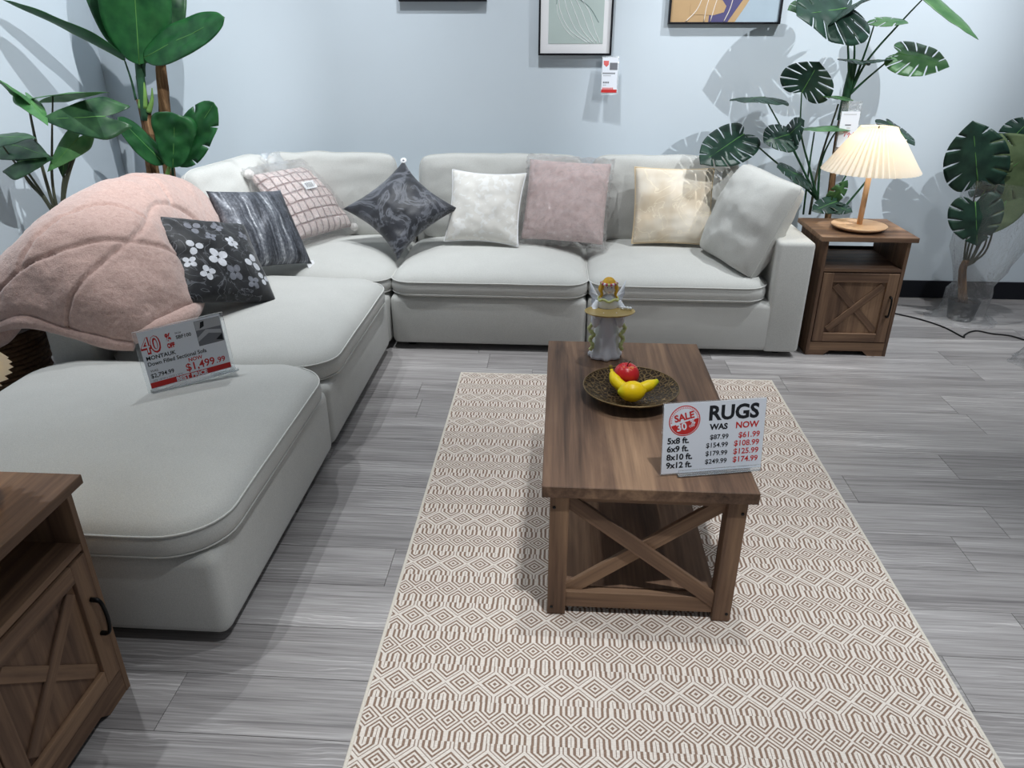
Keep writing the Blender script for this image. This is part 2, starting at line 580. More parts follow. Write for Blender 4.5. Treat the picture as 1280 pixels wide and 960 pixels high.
# ================================================================ sectional sofa
def rr_outline(x0, x1, y0, y1, r, n=8, e=10):
    """rounded rectangle, evenly subdivided sides"""
    pts = []
    def arc(cx, cy, a0):
        for i in range(n + 1):
            a = a0 + PI / 2 * i / n
            pts.append(Vector((cx + r * math.cos(a), cy + r * math.sin(a), 0)))
    def side(a, b):
        for i in range(1, e):
            pts.append(a.lerp(b, i / e))
    arc(x1 - r, y1 - r, 0)
    side(pts[-1].copy(), Vector((x0 + r, y1, 0)))
    arc(x0 + r, y1 - r, PI / 2)
    side(pts[-1].copy(), Vector((x0, y0 + r, 0)))
    arc(x0 + r, y0 + r, PI)
    side(pts[-1].copy(), Vector((x1 - r, y0, 0)))
    arc(x1 - r, y0 + r, 1.5 * PI)
    side(pts[-1].copy(), Vector((x1, y1 - r, 0)))
    return pts
def seat_cushion(x0, x1, y0, y1, zb, ze, crown, parent, r=0.11, seed=0):
    out = rr_outline(x0, x1, y0, y1, r)
    cx, cy = (x0 + x1) / 2, (y0 + y1) / 2
    N = len(out)
    V, F = [], []
    rings = []
    def wob(p):
        return noise.noise(Vector((p.x * 5 + seed, p.y * 5, 0))) * 0.006
    for s, z in ((0.9, zb), (0.985, zb), (1.0, zb + 0.012), (1.011, (zb + ze) / 2), (1.0, ze)):
        rings.append([Vector((cx + (p.x - cx) * s, cy + (p.y - cy) * s, z + (0.5 * wob(p) if z > zb else 0))) for p in out])
    for i in range(1, 15):
        k = 1 - i / 15
        h = (1 - k ** 2.6) ** 0.62 * crown
        rings.append([Vector((cx + (p.x - cx) * k, cy + (p.y - cy) * k, ze + h + wob(Vector((cx + (p.x - cx) * k, cy + (p.y - cy) * k, 0))))) for p in out])
    for rg in rings:
        V += rg
    V.append(Vector((cx, cy, ze + crown)))
    for i in range(len(rings) - 1):
        for k in range(N):
            l = (k + 1) % N
            F.append((i * N + k, i * N + l, (i + 1) * N + l, (i + 1) * N + k))
    last = (len(rings) - 1) * N
    for k in range(N):
        F.append((last + k, last + (k + 1) % N, len(V) - 1))
    F.append(tuple(range(N))[::-1])
    o = pyd('seat_cushion', V, F, M['sofa'], parent)
    tp = [Vector((cx + (p.x - cx) * 1.004, cy + (p.y - cy) * 1.004, ze + 0.5 * wob(p) + 0.001)) for p in out]
    tube('piping', tp, 0.0032, M['piping'], o, 6, True)
    bt = [Vector((cx + (p.x - cx) * 1.004, cy + (p.y - cy) * 1.004, zb + 0.011)) for p in out]
    tube('piping', bt, 0.0026, M['piping'], o, 6, True)
    return o
def pillow_mesh(w, h, T, pinch=0.06, n=26, seed=0, wr=0.006, power=0.42, wf=6.0, soft=0.0):
    V, F = [], []
    idx = {}
    for side in (1, -1):
        for j in range(n + 1):
            for i in range(n + 1):
                u = -1 + 2 * i / n
                v = -1 + 2 * j / n
                border = i in (0, n) or j in (0, n)
                if side == -1 and border:
                    idx[(side, i, j)] = idx[(1, i, j)]
                    continue
                us = math.sin(u * PI / 2) * 0.35 + u * 0.65
                vs2 = math.sin(v * PI / 2) * 0.35 + v * 0.65
                x = w / 2 * us * (1 - pinch * (1 - vs2 * vs2))
                y = h / 2 * vs2 * (1 - pinch * (1 - us * us))
                if soft:
                    cr = 1 - soft * abs(us) ** 5 * abs(vs2) ** 5
                    x *= cr
                    y *= cr
                    y += 0.10 * soft * noise.noise(Vector((x * 7 + seed, vs2 * 2, seed))) * abs(vs2)
                q = max(0.0, (1 - us * us) * (1 - vs2 * vs2))
                z = side * T / 2 * q ** power
                if not border:
                    nz = noise.noise(Vector((x * wf * 2 + seed * 3.1, y * wf * 2 + side, seed)))
                    nz2 = noise.noise(Vector((x * wf * 5 + seed, y * wf * 5, seed * 2)))
                    z += side * (nz * wr * 1.6 + nz2 * wr * 0.7) * min(1, q * 4)
                idx[(side, i, j)] = len(V)
                V.append((x, y, z))
        for j in range(n):
            for i in range(n):
                q = (idx[(side, i, j)], idx[(side, i + 1, j)], idx[(side, i + 1, j + 1)], idx[(side, i, j + 1)])
                F.append(q if side == 1 else q[::-1])
    return V, F
def back_cushion(name, w, h, T, c, rot, parent, seed=0, pinch=0.02, mat=None, wr=0.008, soft=0.10):
    V, F = pillow_mesh(w, h, T, pinch, 28, seed, wr, 0.30, 5, soft)
    o = pyd(name, V, F, mat or M['sofa'], parent)
    m = rot.to_4x4()
    m.translation = Vector(c)
    o.matrix_basis = m
    n = 28
    seam = []
    rim = []
    for k in range(n): rim.append((k, 0))
    for k in range(n): rim.append((n, k))
    for k in range(n): rim.append((n - k, n))
    for k in range(n): rim.append((0, n - k))
    for i, j in rim:
        seam.append(Vector(V[j * (n + 1) + i]))
    tube('piping', seam, 0.0035, M['piping'], o, 6, True)
    return o
SB, ST, SE = 0.030, 0.300, 0.375
def base(parent, x0, x1, y0, y1, z1=ST - 0.002, nm='base'):
    return box(nm, x0, x1, y0, y1, SB, z1, M['sofa'], parent, 0.034, 5, True)
def feet(parent, x0, x1, y0, y1):
    for fx in (x0 + 0.09, x1 - 0.09):
        for fy in (y0 + 0.09, y1 - 0.09):
            lathe('foot', [(0.022, 0.0005), (0.026, 0.006), (0.028, SB + 0.004)], M['foot'], parent, 16, loc=(fx, fy, 0))
def sofa():
    XL, XF = -1.955, -0.868
    # footstool end
    e = empty('sofa_module', (0, 0, 0), 0, 'armless grey ottoman module at near left end carrying the sofa price sign', 'sofa', 'sectional sofa modules')
    base(e, XL, XF, 1.475, 2.503)
    seat_cushion(XL - 0.005, XF + 0.014, 1.462, 2.512, ST, SE, 0.085, e, 0.16, 1)
    feet(e, XL, XF, 1.475, 2.503)
    # left seat with back, under the blanket
    e = empty('sofa_module', (0, 0, 0), 0, 'grey sofa module under the pink blanket with floral pillow on it', 'sofa', 'sectional sofa modules')
    base(e, XL, XF, 2.508, 3.578)
    box('back_panel', XL, XL + 0.19, 2.508, 3.578, ST - 0.006, 0.62, M['sofa'], e, 0.03, 4, True)
    seat_cushion(XL + 0.195, XF + 0.014, 2.514, 3.592, ST, SE, 0.092, e, 0.15, 2)
    feet(e, XL, XF, 2.508, 3.578)
    back_cushion('back_cushion', 0.82, 0.40, 0.20, (-1.73, 3.12, 0.62), pillow_rot(90, 14), e, 3)
    # corner
    e = empty('sofa_module', (0, 0, 0), 0, 'grey sofa corner module holding the pink checked pillow', 'sofa', 'sectional sofa modules')
    base(e, XL, XF, 3.584, 4.630)
    box('back_panel', XL, XL + 0.19, 3.584, 4.440, ST - 0.006, 0.62, M['sofa'], e, 0.03, 4, True)
    box('back_panel', XL, XF, 4.440, 4.630, ST - 0.006, 0.62, M['sofa'], e, 0.03, 4, True)
    seat_cushion(XL + 0.195, XF + 0.010, 3.594, 4.436, ST, SE, 0.085, e, 0.11, 4)
    feet(e, XL, XF, 3.584, 4.630)
    back_cushion('back_cushion', 0.80, 0.50, 0.18, (-1.34, 4.375, 0.655), pillow_rot(0, 8), e, 5)
    back_cushion('back_cushion', 0.66, 0.48, 0.26, (-1.79, 4.06, 0.665), pillow_rot(74, 16, 2), e, 6)
    # middle back seat
    e = empty('sofa_module', (0, 0, 0), 0, 'armless grey sofa module behind the white and pink pillows', 'sofa', 'sectional sofa modules')
    base(e, XF + 0.006, 0.163, 3.602, 4.630)
    box('back_panel', XF + 0.006, 0.163, 4.440, 4.630, ST - 0.006, 0.62, M['sofa'], e, 0.03, 4, True)
    seat_cushion(XF + 0.008, 0.166, 3.592, 4.436, ST, SE, 0.088, e, 0.11, 7)
    feet(e, XF + 0.006, 0.163, 3.602, 4.630)
    back_cushion('back_cushion', 0.98, 0.50, 0.18, (-0.335, 4.375, 0.655), pillow_rot(0, 8), e, 8)
    # right seat with arm
    e = empty('sofa_module', (0, 0, 0), 0, 'grey sofa module with square right arm beside the wooden side table', 'sofa', 'sectional sofa modules')
    base(e, 0.168, 1.120, 3.606, 4.630)
    box('back_panel', 0.168, 1.090, 4.440, 4.630, ST - 0.006, 0.62, M['sofa'], e, 0.03, 4, True)
    box('arm', 1.085, 1.262, 3.602, 4.630, SB, 0.610, M['sofa'], e, 0.02, 4, True)
    seat_cushion(0.170, 1.072, 3.592, 4.436, ST, SE, 0.085, e, 0.11, 9)
    feet(e, 0.168, 1.262, 3.602, 4.630)
    back_cushion('back_cushion', 0.86, 0.50, 0.18, (0.61, 4.375, 0.655), pillow_rot(0, 8), e, 10)
    # loose cushion of the same cloth propped in the arm corner
    e = empty('sofa_cushion', (0.985, 3.85, 0.415), 0, 'large light grey sofa cushion propped against the right arm', 'cushion')
    back_cushion('cover', 0.42, 0.50, 0.29, (0.0, 0.0, 0.245), Matrix.Rotation(R(-60), 3, 'Z') @ Matrix.Rotation(PI / 2 - R(22), 3, 'X') @ Matrix.Rotation(R(-8), 3, 'Z'), e, 14, 0.03, wr=0.010, soft=0.03)
sofa()

# ================================================================ throw pillows
def pillow(name, label, w, h, T, c, ax, ay, mat, pinch=0.07, seed=0, wr=0.007, power=0.42, piping=None, sub=None):
    e = empty(name, (0, 0, 0), 0, label, 'pillow')
    e.matrix_basis = frame_matrix(c, ax, ay)
    V, F = pillow_mesh(w, h, T, pinch, 30, seed, wr, power)
    o = pyd('cover', V, F, mat, e)
    n = 30
    rim = [(k, 0) for k in range(n)] + [(n, k) for k in range(n)] + [(n - k, n) for k in range(n)] + [(0, n - k) for k in range(n)]
    seam = [Vector(V[j * (n + 1) + i]) for i, j in rim]
    if piping:
        tube('piping', seam, 0.004, piping, e, 6, True)
    return e, V
def wrap(parent, w, h, T, seed, top=0.05, ruffle=0.012):
    """loose clear bag round a pillow: crumpled closed film with a gathered rim"""
    n = 40
    V, F = pillow_mesh(w, h, T, 0.03, n, seed, 0.010, 0.36, 11)
    V = [Vector(p) for p in V]
    for p in V:
        e_ = max(abs(p.x) / (w / 2), abs(p.y) / (h / 2))
        k = noise.noise(Vector((p.x * 40 + seed, p.y * 40, p.z * 30)))
        p.z += k * ruffle * (0.4 + e_)
        p.x += noise.noise(Vector((p.y * 50, p.x * 20, seed))) * ruffle * 0.6 * e_
        p.y += noise.noise(Vector((p.x * 50, seed, p.y * 20))) * ruffle * 0.6 * e_
    rg = random.Random(seed)
    for p in V:
        p += Vector((rg.uniform(-1, 1), rg.uniform(-1, 1), rg.uniform(-1, 1))) * 0.0042
    return pyd('plastic_bag', V, F, M['film'], parent, smooth=False)
def hangtag(parent, a, b, wd, hg, label_lines=3):
    """small swing tag: string plus card"""
    tube('tag_string', [a, (Vector(a) + Vector(b)) / 2 + Vector((0, 0, 0.006)), b], 0.0009, M['white'], parent, 5)

# floral: black with white blossoms
m = Mat('black_floral_velvet', 0.55, 0.3)
m.b.inputs['Sheen Weight'].default_value = 0.25
x, y, z = m.sep(m.coord((1, 1, 1)))
br = m.noise(1.0, m.coord((9, 9, 9)), 3, 0.5, 2.2)
line = ((br - 0.5).abs()).smooth(0.022, 0.008)
nz = m.noise(30, detail=3)
col = m.ramp(nz, [(0.35, srgb(16, 17, 20)), (0.7, srgb(34, 35, 40))])
col = m.mix(line * 0.5, col, srgb(120, 122, 128))
M['floral'] = m.color(col).m
M['petal'] = plain('white_petal_print', srgb(206, 208, 214), 0.6, var=0.12, vs_=60)
M['petal_grey'] = plain('grey_petal_print', srgb(120, 122, 130), 0.6, var=0.15, vs_=60)
pf, Vf = pillow('throw_pillow', 'black velvet pillow printed with white blossoms leaning on the pink blanket', 0.44, 0.43, 0.15, (-1.455, 2.985, 0.650),
                (0.55, 0.79, -0.26), (-0.50, 0.50, 0.70), M['floral'], 0.07, 1)
def blossom(parent, V, n, cx, cy, r, petals, mat, a0=0.0, w=0.42):
    """flat printed petals lying on the cover, lifted half a millimetre"""
    def surf(x, y):
        best = min(range((n + 1) * (n + 1)), key=lambda i: (V[i][0] - x) ** 2 + (V[i][1] - y) ** 2)
        return V[best]
    for k in range(petals):
        a = a0 + 2 * PI * k / petals
        Vv, Ff = [], []
        rings = 4; seg = 10
        mx, my = cx + math.cos(a) * r * 0.62, cy + math.sin(a) * r * 0.62
        s0 = interp(V, n, mx, my)
        Vv.append((mx, my, s0 + 0.0012))
        for q in range(1, rings + 1):
            for g in range(seg):
                t = 2 * PI * g / seg
                lx = math.cos(t) * r * 0.5 * q / rings
                ly = math.sin(t) * r * w * q / rings
                px = mx + lx * math.cos(a) - ly * math.sin(a)
                py = my + lx * math.sin(a) + ly * math.cos(a)
                Vv.append((px, py, interp(V, n, px, py) + 0.0012))
        for g in range(seg):
            Ff.append((0, 1 + g, 1 + (g + 1) % seg))
        for q in range(rings - 1):
            for g in range(seg):
                b0 = 1 + q * seg
                Ff.append((b0 + g, b0 + seg + g, b0 + seg + (g + 1) % seg, b0 + (g + 1) % seg))
        pyd('petal', Vv, Ff, mat, parent)
def interp(V, n, x, y):
    """height of the front side above (x, y) by inverse distance over the nearest points"""
    best = sorted((((V[i][0] - x) ** 2 + (V[i][1] - y) ** 2, V[i][2]) for i in range((n + 1) * (n + 1))), key=lambda q: q[0])[:4]
    sw = sum(1 / (d + 1e-7) for d, _ in best)
    return sum(zz / (d + 1e-7) for d, zz in best) / sw
for cx, cy, r, pn, mt, a0 in [(-0.035, -0.03, 0.042, 4, 'petal', 0.4), (0.06, 0.05, 0.03, 5, 'petal', 0.1), (0.02, -0.10, 0.036, 4, 'petal_grey', 0.9),
                              (0.13, -0.04, 0.04, 3, 'petal', 1.2), (-0.12, 0.02, 0.034, 3, 'petal', 2.2), (-0.10, -0.10, 0.03, 4, 'petal', 0.2),
                              (-0.155, -0.045, 0.026, 4, 'petal', 0.7), (0.165, -0.115, 0.030, 3, 'petal', 0.2), (-0.03, 0.075, 0.024, 4, 'petal_grey', 0.3), (0.10, -0.14, 0.028, 4, 'petal_grey', 0.6), (-0.08, 0.13, 0.034, 3, 'petal_grey', 0.5), (0.03, 0.14, 0.026, 4, 'petal_grey', 0.0), (0.15, 0.11, 0.024, 4, 'petal_grey', 0.3)]:
    blossom(pf, Vf, 30, cx, cy, r, pn, M[mt], a0)
# striped dark grey metallic
m = Mat('charcoal_metallic_stripe', 0.42, 0.5)
n1 = m.noise(1.0, m.coord((38, 2.2, 8)), 4, 0.65, 0.5)
n2 = m.noise(1.0, m.coord((120, 90, 8)), 2)
sx = m.sep(m.coord((1, 1, 1)))[0]
fo = n1 * 0.75 + n2 * 0.25
m.color(m.ramp(fo, [(0.36, srgb(30, 32, 38)), (0.50, srgb(84, 87, 95)), (0.60, srgb(128, 131, 138)), (0.70, srgb(222, 224, 228))]))
m.b.inputs['Metallic'].default_value = 0.25
M['striped'] = m.m
ps, Vs = pillow('throw_pillow', 'charcoal and silver streaked pillow between floral and pink checked pillows', 0.43, 0.43, 0.15, (-1.49, 3.60, 0.640),
                (0.546, 0.826, -0.141), (-0.43, 0.42, 0.80), M['striped'], 0.07, 2)
box('care_tag', 0.185, 0.235, -0.235, -0.195, -0.004, -0.002, M['white'], ps)
# pink checked plush in bag
m = Mat('pink_checked_plush', 0.95, 0.1)
x, y, z = m.sep(m.coord((1, 1, 1)))
wn = m.noise(12, detail=2) - 0.5
gx = ((((x + wn * 0.01) / 0.047 + 20.5).fract() - 0.5).abs() * 2).smooth(0.99, 0.68)
gy = ((((y + wn * 0.01) / 0.062 + 20.5).fract() - 0.5).abs() * 2).smooth(0.99, 0.72)
g = gx * gy
fz = m.noise(160, detail=3)
m.color(m.mix(g, srgb(158, 132, 128), m.ramp(fz, [(0.3, srgb(206, 184, 180)), (0.7, srgb(238, 222, 218))])))
m.bump(g * 0.7 + fz * 0.3, 0.9, 0.012)
m.b.inputs['Sheen Weight'].default_value = 0.3
M['checked'] = m.m
M['pompom'] = fabric('white_pompom', srgb(240, 236, 232), 0.06, 120, bump=0.8)
pc, Vc = pillow('throw_pillow', 'pink checked plush pillow with white pompoms in clear bag', 0.46, 0.45, 0.16, (-1.45, 4.16, 0.660),
                (0.46, 0.886, -0.02), (-0.60, 0.33, 0.73), M['checked'], 0.05, 3)
for sx_ in (-1, 1):
    for sy_ in (-1, 1):
        bm = bmesh.new()
        bmesh.ops.create_icosphere(bm, subdivisions=3, radius=0.027)
        for v in bm.verts:
            v.co *= 1 + 0.12 * noise.noise(v.co * 160)
        o = bmo('pompom', bm, M['pompom'], pc, True)
        o.location = (sx_ * 0.232, sy_ * 0.227, 0.004)
wrap(pc, 0.52, 0.54, 0.20, 5)
# gathered mouth of the bag standing above the pillow
def bag_mouth(parent, cx, cy, w0, hh, seed):
    V, F = [], []
    nu, nv = 28, 12
    for j in range(nv + 1):
        for i in range(nu):
            a = 2 * PI * i / nu
            t = j / nv
            rx = w0 * (0.75 + 0.5 * t) * (1 + 0.25 * noise.noise(Vector((math.cos(a) * 2, math.sin(a) * 2, t * 3 + seed))))
            rz = w0 * 0.42 * (1 + 0.4 * noise.noise(Vector((math.cos(a) * 3, t * 2, seed))))
            V.append((cx + rx * math.cos(a), cy + hh * t + 0.02 * t * noise.noise(Vector((a * 2, seed, 0))), 0.01 + rz * math.sin(a)))
    for j in range(nv):
        for i in range(nu):
            k = (i + 1) % nu
            F.append((j * nu + i, j * nu + k, (j + 1) * nu + k, (j + 1) * nu + i))
    return pyd('bag_mouth', V, F, M['film2'], parent)
bag_mouth(pc, -0.02, 0.215, 0.065, 0.11, 2)
lb = box('barcode_label', -0.042, 0.048, 0.0, 0.050, 0.100, 0.1012, M['white'], pc)
for k in range(12):
    bx_ = -0.026 + k * 0.0047
    box('barcode_stripe', bx_, bx_ + (0.0015, 0.0028, 0.001)[k % 3], 0.010, 0.040, 0.1012, 0.1016, M['ink'], lb)
lb.location = (0.02, 0.02, -0.008)
# black marbled diamond
m = Mat('black_marbled_velvet', 0.5, 0.35)
v1 = m.noise(1.0, m.coord((6, 6, 6)), 5, 0.6, 1.4)
ln = ((v1 - 0.52).abs()).smooth(0.07, 0.0)
cl = m.noise(9, detail=5)
c0 = m.ramp(cl, [(0.35, srgb(26, 28, 34)), (0.72, srgb(58, 60, 68))])
m.color(m.mix(ln * 0.5, c0, srgb(126, 129, 138)))
m.b.inputs['Sheen Weight'].default_value = 0.3
M['marbled'] = m.m
pm, Vm = pillow('throw_pillow', 'black marbled velvet pillow standing on its corner in the sofa corner', 0.46, 0.46, 0.17, (-0.868, 4.05, 0.652),
                (0.671, 0.556, 0.491), (-0.74, 0.46, 0.491), M['marbled'], 0.19, 4)
tg = lathe('round_tag', [(0.001, 0), (0.018, 0), (0.018, 0.0012), (0.001, 0.0012)], M['white'], pm, 20, loc=(0.222, 0.218, 0.014))
lathe('tag_print', [(0.0005, 0.0013), (0.006, 0.0013), (0.006, 0.0016), (0.0005, 0.0016)], M['greyink'], tg, 12)
# white jacquard
m = Mat('white_jacquard', 0.7, 0.3)
v1 = m.noise(26, detail=2, dist=0.4)
m.color(m.mix(v1.smooth(0.52, 0.60), srgb(228, 225, 219), srgb(238, 237, 234)))
m.bump(v1, 0.2, 0.003)
M['whitepil'] = m.m
pw, _ = pillow('throw_pillow', 'small white patterned pillow beside the pink bagged pillow', 0.425, 0.405, 0.15, (-0.404, 4.095, 0.655), (0.985, -0.17, -0.01), (0.10, 0.44, 0.89), M['whitepil'], 0.09, 5, piping=M['white'])
# pink in bag
M['pinkpil'] = fabric('dusty_pink_velvet', srgb(218, 194, 191), 0.08, 200, 0.8)
pp, _ = pillow('throw_pillow', 'dusty pink square pillow sealed in crinkled clear plastic', 0.46, 0.46, 0.16, (0.045, 4.165, 0.680), (0.99, -0.12, -0.03), (0.09, 0.48, 0.87), M['pinkpil'], 0.03, 6)
wrap(pp, 0.50, 0.52, 0.19, 9, ruffle=0.014)
# cream
m = Mat('cream_gold_marble', 0.55, 0.3)
v1 = m.noise(1.0, m.coord((6, 6, 6)), 3, 0.5, 1.6)
ln = ((v1 - 0.5).abs()).smooth(0.02, 0.004)
cl = m.noise(5, detail=3)
c0 = m.ramp(cl, [(0.38, srgb(222, 204, 178)), (0.62, srgb(236, 226, 210))])
m.color(m.mix(ln * 0.6, c0, srgb(250, 238, 214)))
M['creampil'] = m.m
M['goldpipe'] = plain('cream_piping', srgb(226, 204, 168), 0.5)
pg, _ = pillow('throw_pillow', 'cream and gold marbled pillow nearest the sofa arm', 0.435, 0.425, 0.15, (0.637, 4.16, 0.663), (1, -0.022, -0.005), (0.018, 0.42, 0.90), M['creampil'], 0.05, 7, piping=M['goldpipe'])
o = box('swing_tag', 0.235, 0.262, 0.150, 0.195, 0.004, 0.0055, M['white'], pg)
tube('tag_string', [(0.2, 0.195, 0.01), (0.225, 0.205, 0.012), (0.245, 0.19, 0.006)], 0.001, M['ink'], o, 5)

# ================================================================ pink comforter
def blanket():
    sec = [
        [(-2.30, 2.52, .47), (-2.20, 2.475, .49), (-2.06, 2.455, .545), (-1.94, 2.45, .57), (-1.80, 2.45, .53), (-1.68, 2.455, .495), (-1.58, 2.48, .47)],
        [(-2.40, 2.60, .45), (-2.32, 2.55, .51), (-2.15, 2.52, .65), (-1.95, 2.51, .77), (-1.76, 2.50, .73), (-1.60, 2.51, .62), (-1.51, 2.54, .485)],
        [(-2.43, 2.80, .42), (-2.32, 2.76, .55), (-2.14, 2.72, .73), (-1.93, 2.70, .89), (-1.74, 2.69, .87), (-1.55, 2.70, .71), (-1.46, 2.73, .495)],
        [(-2.41, 3.02, .43), (-2.28, 2.98, .59), (-2.10, 2.96, .79), (-1.91, 2.95, .945), (-1.75, 2.94, .93), (-1.61, 2.92, .76), (-1.51, 2.92, .500)],
        [(-2.39, 3.28, .44), (-2.25, 3.27, .61), (-2.08, 3.25, .80), (-1.89, 3.24, .935), (-1.74, 3.23, .91), (-1.64, 3.21, .74), (-1.58, 3.17, .510)],
        [(-2.37, 3.52, .46), (-2.23, 3.52, .62), (-2.06, 3.52, .76), (-1.88, 3.51, .865), (-1.74, 3.50, .84), (-1.66, 3.48, .70), (-1.62, 3.44, .520)],
        [(-2.31, 3.60, .48), (-2.21, 3.61, .57), (-2.05, 3.61, .66), (-1.89, 3.61, .74), (-1.77, 3.60, .72), (-1.69, 3.57, .62), (-1.65, 3.53, .530)],
    ]
    nS, nT = 26, 28
    cols = [catmull(r_, nS) for r_ in sec]
    G = []
    for k in range(len(cols[0])):
        G.append(catmull([c_[k] for c_ in cols], nT))
    nu, nv = len(G), len(G[0])
    # quilting: distance to a few wavy stitched lines in (u, v)
    lines = [[(0.02, 0.10), (0.2, 0.13), (0.38, 0.10), (0.55, 0.17), (0.72, 0.30), (0.86, 0.42), (1.0, 0.46)],
             [(0.66, 0.0), (0.68, 0.10), (0.73, 0.25), (0.76, 0.42), (0.74, 0.55), (0.80, 0.66), (0.95, 0.72)],
             [(0.34, 0.11), (0.28, 0.26), (0.30, 0.42), (0.42, 0.56), (0.60, 0.62), (0.76, 0.60)],
             [(0.0, 0.40), (0.14, 0.36), (0.28, 0.30)],
             [(0.16, 0.75), (0.36, 0.70), (0.52, 0.76), (0.70, 0.86), (0.9, 0.9)],
             [(0.50, 0.15), (0.56, 0.30), (0.64, 0.40), (0.75, 0.44)],
             [(0.0, 0.66), (0.10, 0.72), (0.20, 0.86), (0.22, 1.0)]]
    segs = []
    for l_ in lines:
        c_ = catmull([Vector((p_[0], p_[1], 0)) for p_ in l_], 8)
        segs += [(c_[k].x, c_[k].y, c_[k + 1].x, c_[k + 1].y) for k in range(len(c_) - 1)]
    UU, VV = np.meshgrid(np.linspace(0, 1, nu), np.linspace(0, 1, nv), indexing='ij')
    D = np.full(UU.shape, 9.0)
    for ax_, ay_, bx_, by_ in segs:
        dx_, dy_ = bx_ - ax_, by_ - ay_
        tt = np.clip(((UU - ax_) * dx_ + (VV - ay_) * dy_) / (dx_ * dx_ + dy_ * dy_ + 1e-12), 0, 1)
        D = np.minimum(D, np.hypot(UU - ax_ - tt * dx_, VV - ay_ - tt * dy_))
    V, F = [], []
    def nrm(i, j):
        a = G[min(i + 1, nu - 1)][j] - G[max(i - 1, 0)][j]
        b = G[i][min(j + 1, nv - 1)] - G[i][max(j - 1, 0)]
        n = a.cross(b)
        return n.normalized() if n.length > 1e-9 else Vector((0, 0, 1))
    sgn = 1 if nrm(nu // 2, nv // 2).z > 0 else -1
    th = 0.05
    top = {}
    bot = {}
    for i in range(nu):
        for j in range(nv):
            u, v = i / (nu - 1), j / (nv - 1)
            p = G[i][j]
            n = nrm(i, j) * sgn
            e_ = min(u, 1 - u, v, 1 - v)
            puff = min(1, e_ / 0.05) ** 0.5
            q = float(D[i, j])
            h = -0.015 * math.exp(-(q / 0.0052) ** 2)
            h += 0.012 * noise.noise(p * 7) + 0.006 * noise.noise(p * 17) + 0.0025 * noise.noise(p * 60)
            top[i, j] = len(V)
            V.append(p + n * (h + th * 0.5 * puff))
    for i in range(nu):
        for j in range(nv):
            u, v = i / (nu - 1), j / (nv - 1)
            e_ = min(u, 1 - u, v, 1 - v)
            puff = min(1, e_ / 0.05) ** 0.5
            if e_ == 0:
                bot[i, j] = top[i, j]
                continue
            bot[i, j] = len(V)
            V.append(G[i][j] - nrm(i, j) * sgn * th * 0.5 * puff)
    for i in range(nu - 1):
        for j in range(nv - 1):
            q = (top[i, j], top[i + 1, j], top[i + 1, j + 1], top[i, j + 1])
            F.append(q if sgn > 0 else q[::-1])
            q = (bot[i, j], bot[i, j + 1], bot[i + 1, j + 1], bot[i + 1, j])
            F.append(q if sgn > 0 else q[::-1])
    m = Mat('pink_plush', 1.0, 0.05)
    n1 = m.noise(70, detail=5, rough=0.7)
    n2 = m.noise(260, detail=2)
    m.color(m.ramp(n1 * 0.6 + n2 * 0.4, [(0.3, srgb(176, 143, 134)), (0.7, srgb(214, 185, 175))]))
    m.bump(n1 * 0.6 + n2 * 0.4, 0.7, 0.008)
    m.b.inputs['Sheen Weight'].default_value = 0.5
    M['plush'] = m.m
    e = empty('comforter', (0, 0, 0), 0, 'thick pink quilted plush comforter heaped over the sofa back', 'blanket')
    pyd('quilt', V, F, M['plush'], e)
    # rolled hem along the near edge and front edge
    hem = [G[i][0] + Vector((0, -0.006, -0.002)) for i in range(0, nu, 3)]
    tube('hem', hem, [0.023 + 0.004 * math.sin(i * 0.31) for i in range(len(hem))], M['plush'], e, 10)
    # turned-under fold where the front corner meets the seat
    pts = catmull([(-1.60, 2.48, .510), (-1.53, 2.52, .510), (-1.48, 2.60, .515), (-1.46, 2.70, .520), (-1.49, 2.84, .520)], 8)
    tube('fold', pts, [0.028 + 0.012 * math.sin(PI * i / (len(pts) - 1)) for i in range(len(pts))], M['plush'], e, 12)
    # drooping roll on the far side of the back panel
    pts = catmull([(-2.02, 2.49, .545), (-2.10, 2.475, .50), (-2.20, 2.48, .475), (-2.32, 2.52, .47), (-2.40, 2.62, .47)], 8)
    tube('fold', pts, [0.02 + 0.035 * math.sin(PI * min(1, i / (len(pts) - 1) * 0.9)) for i in range(len(pts))], M['plush'], e, 12)
blanket()
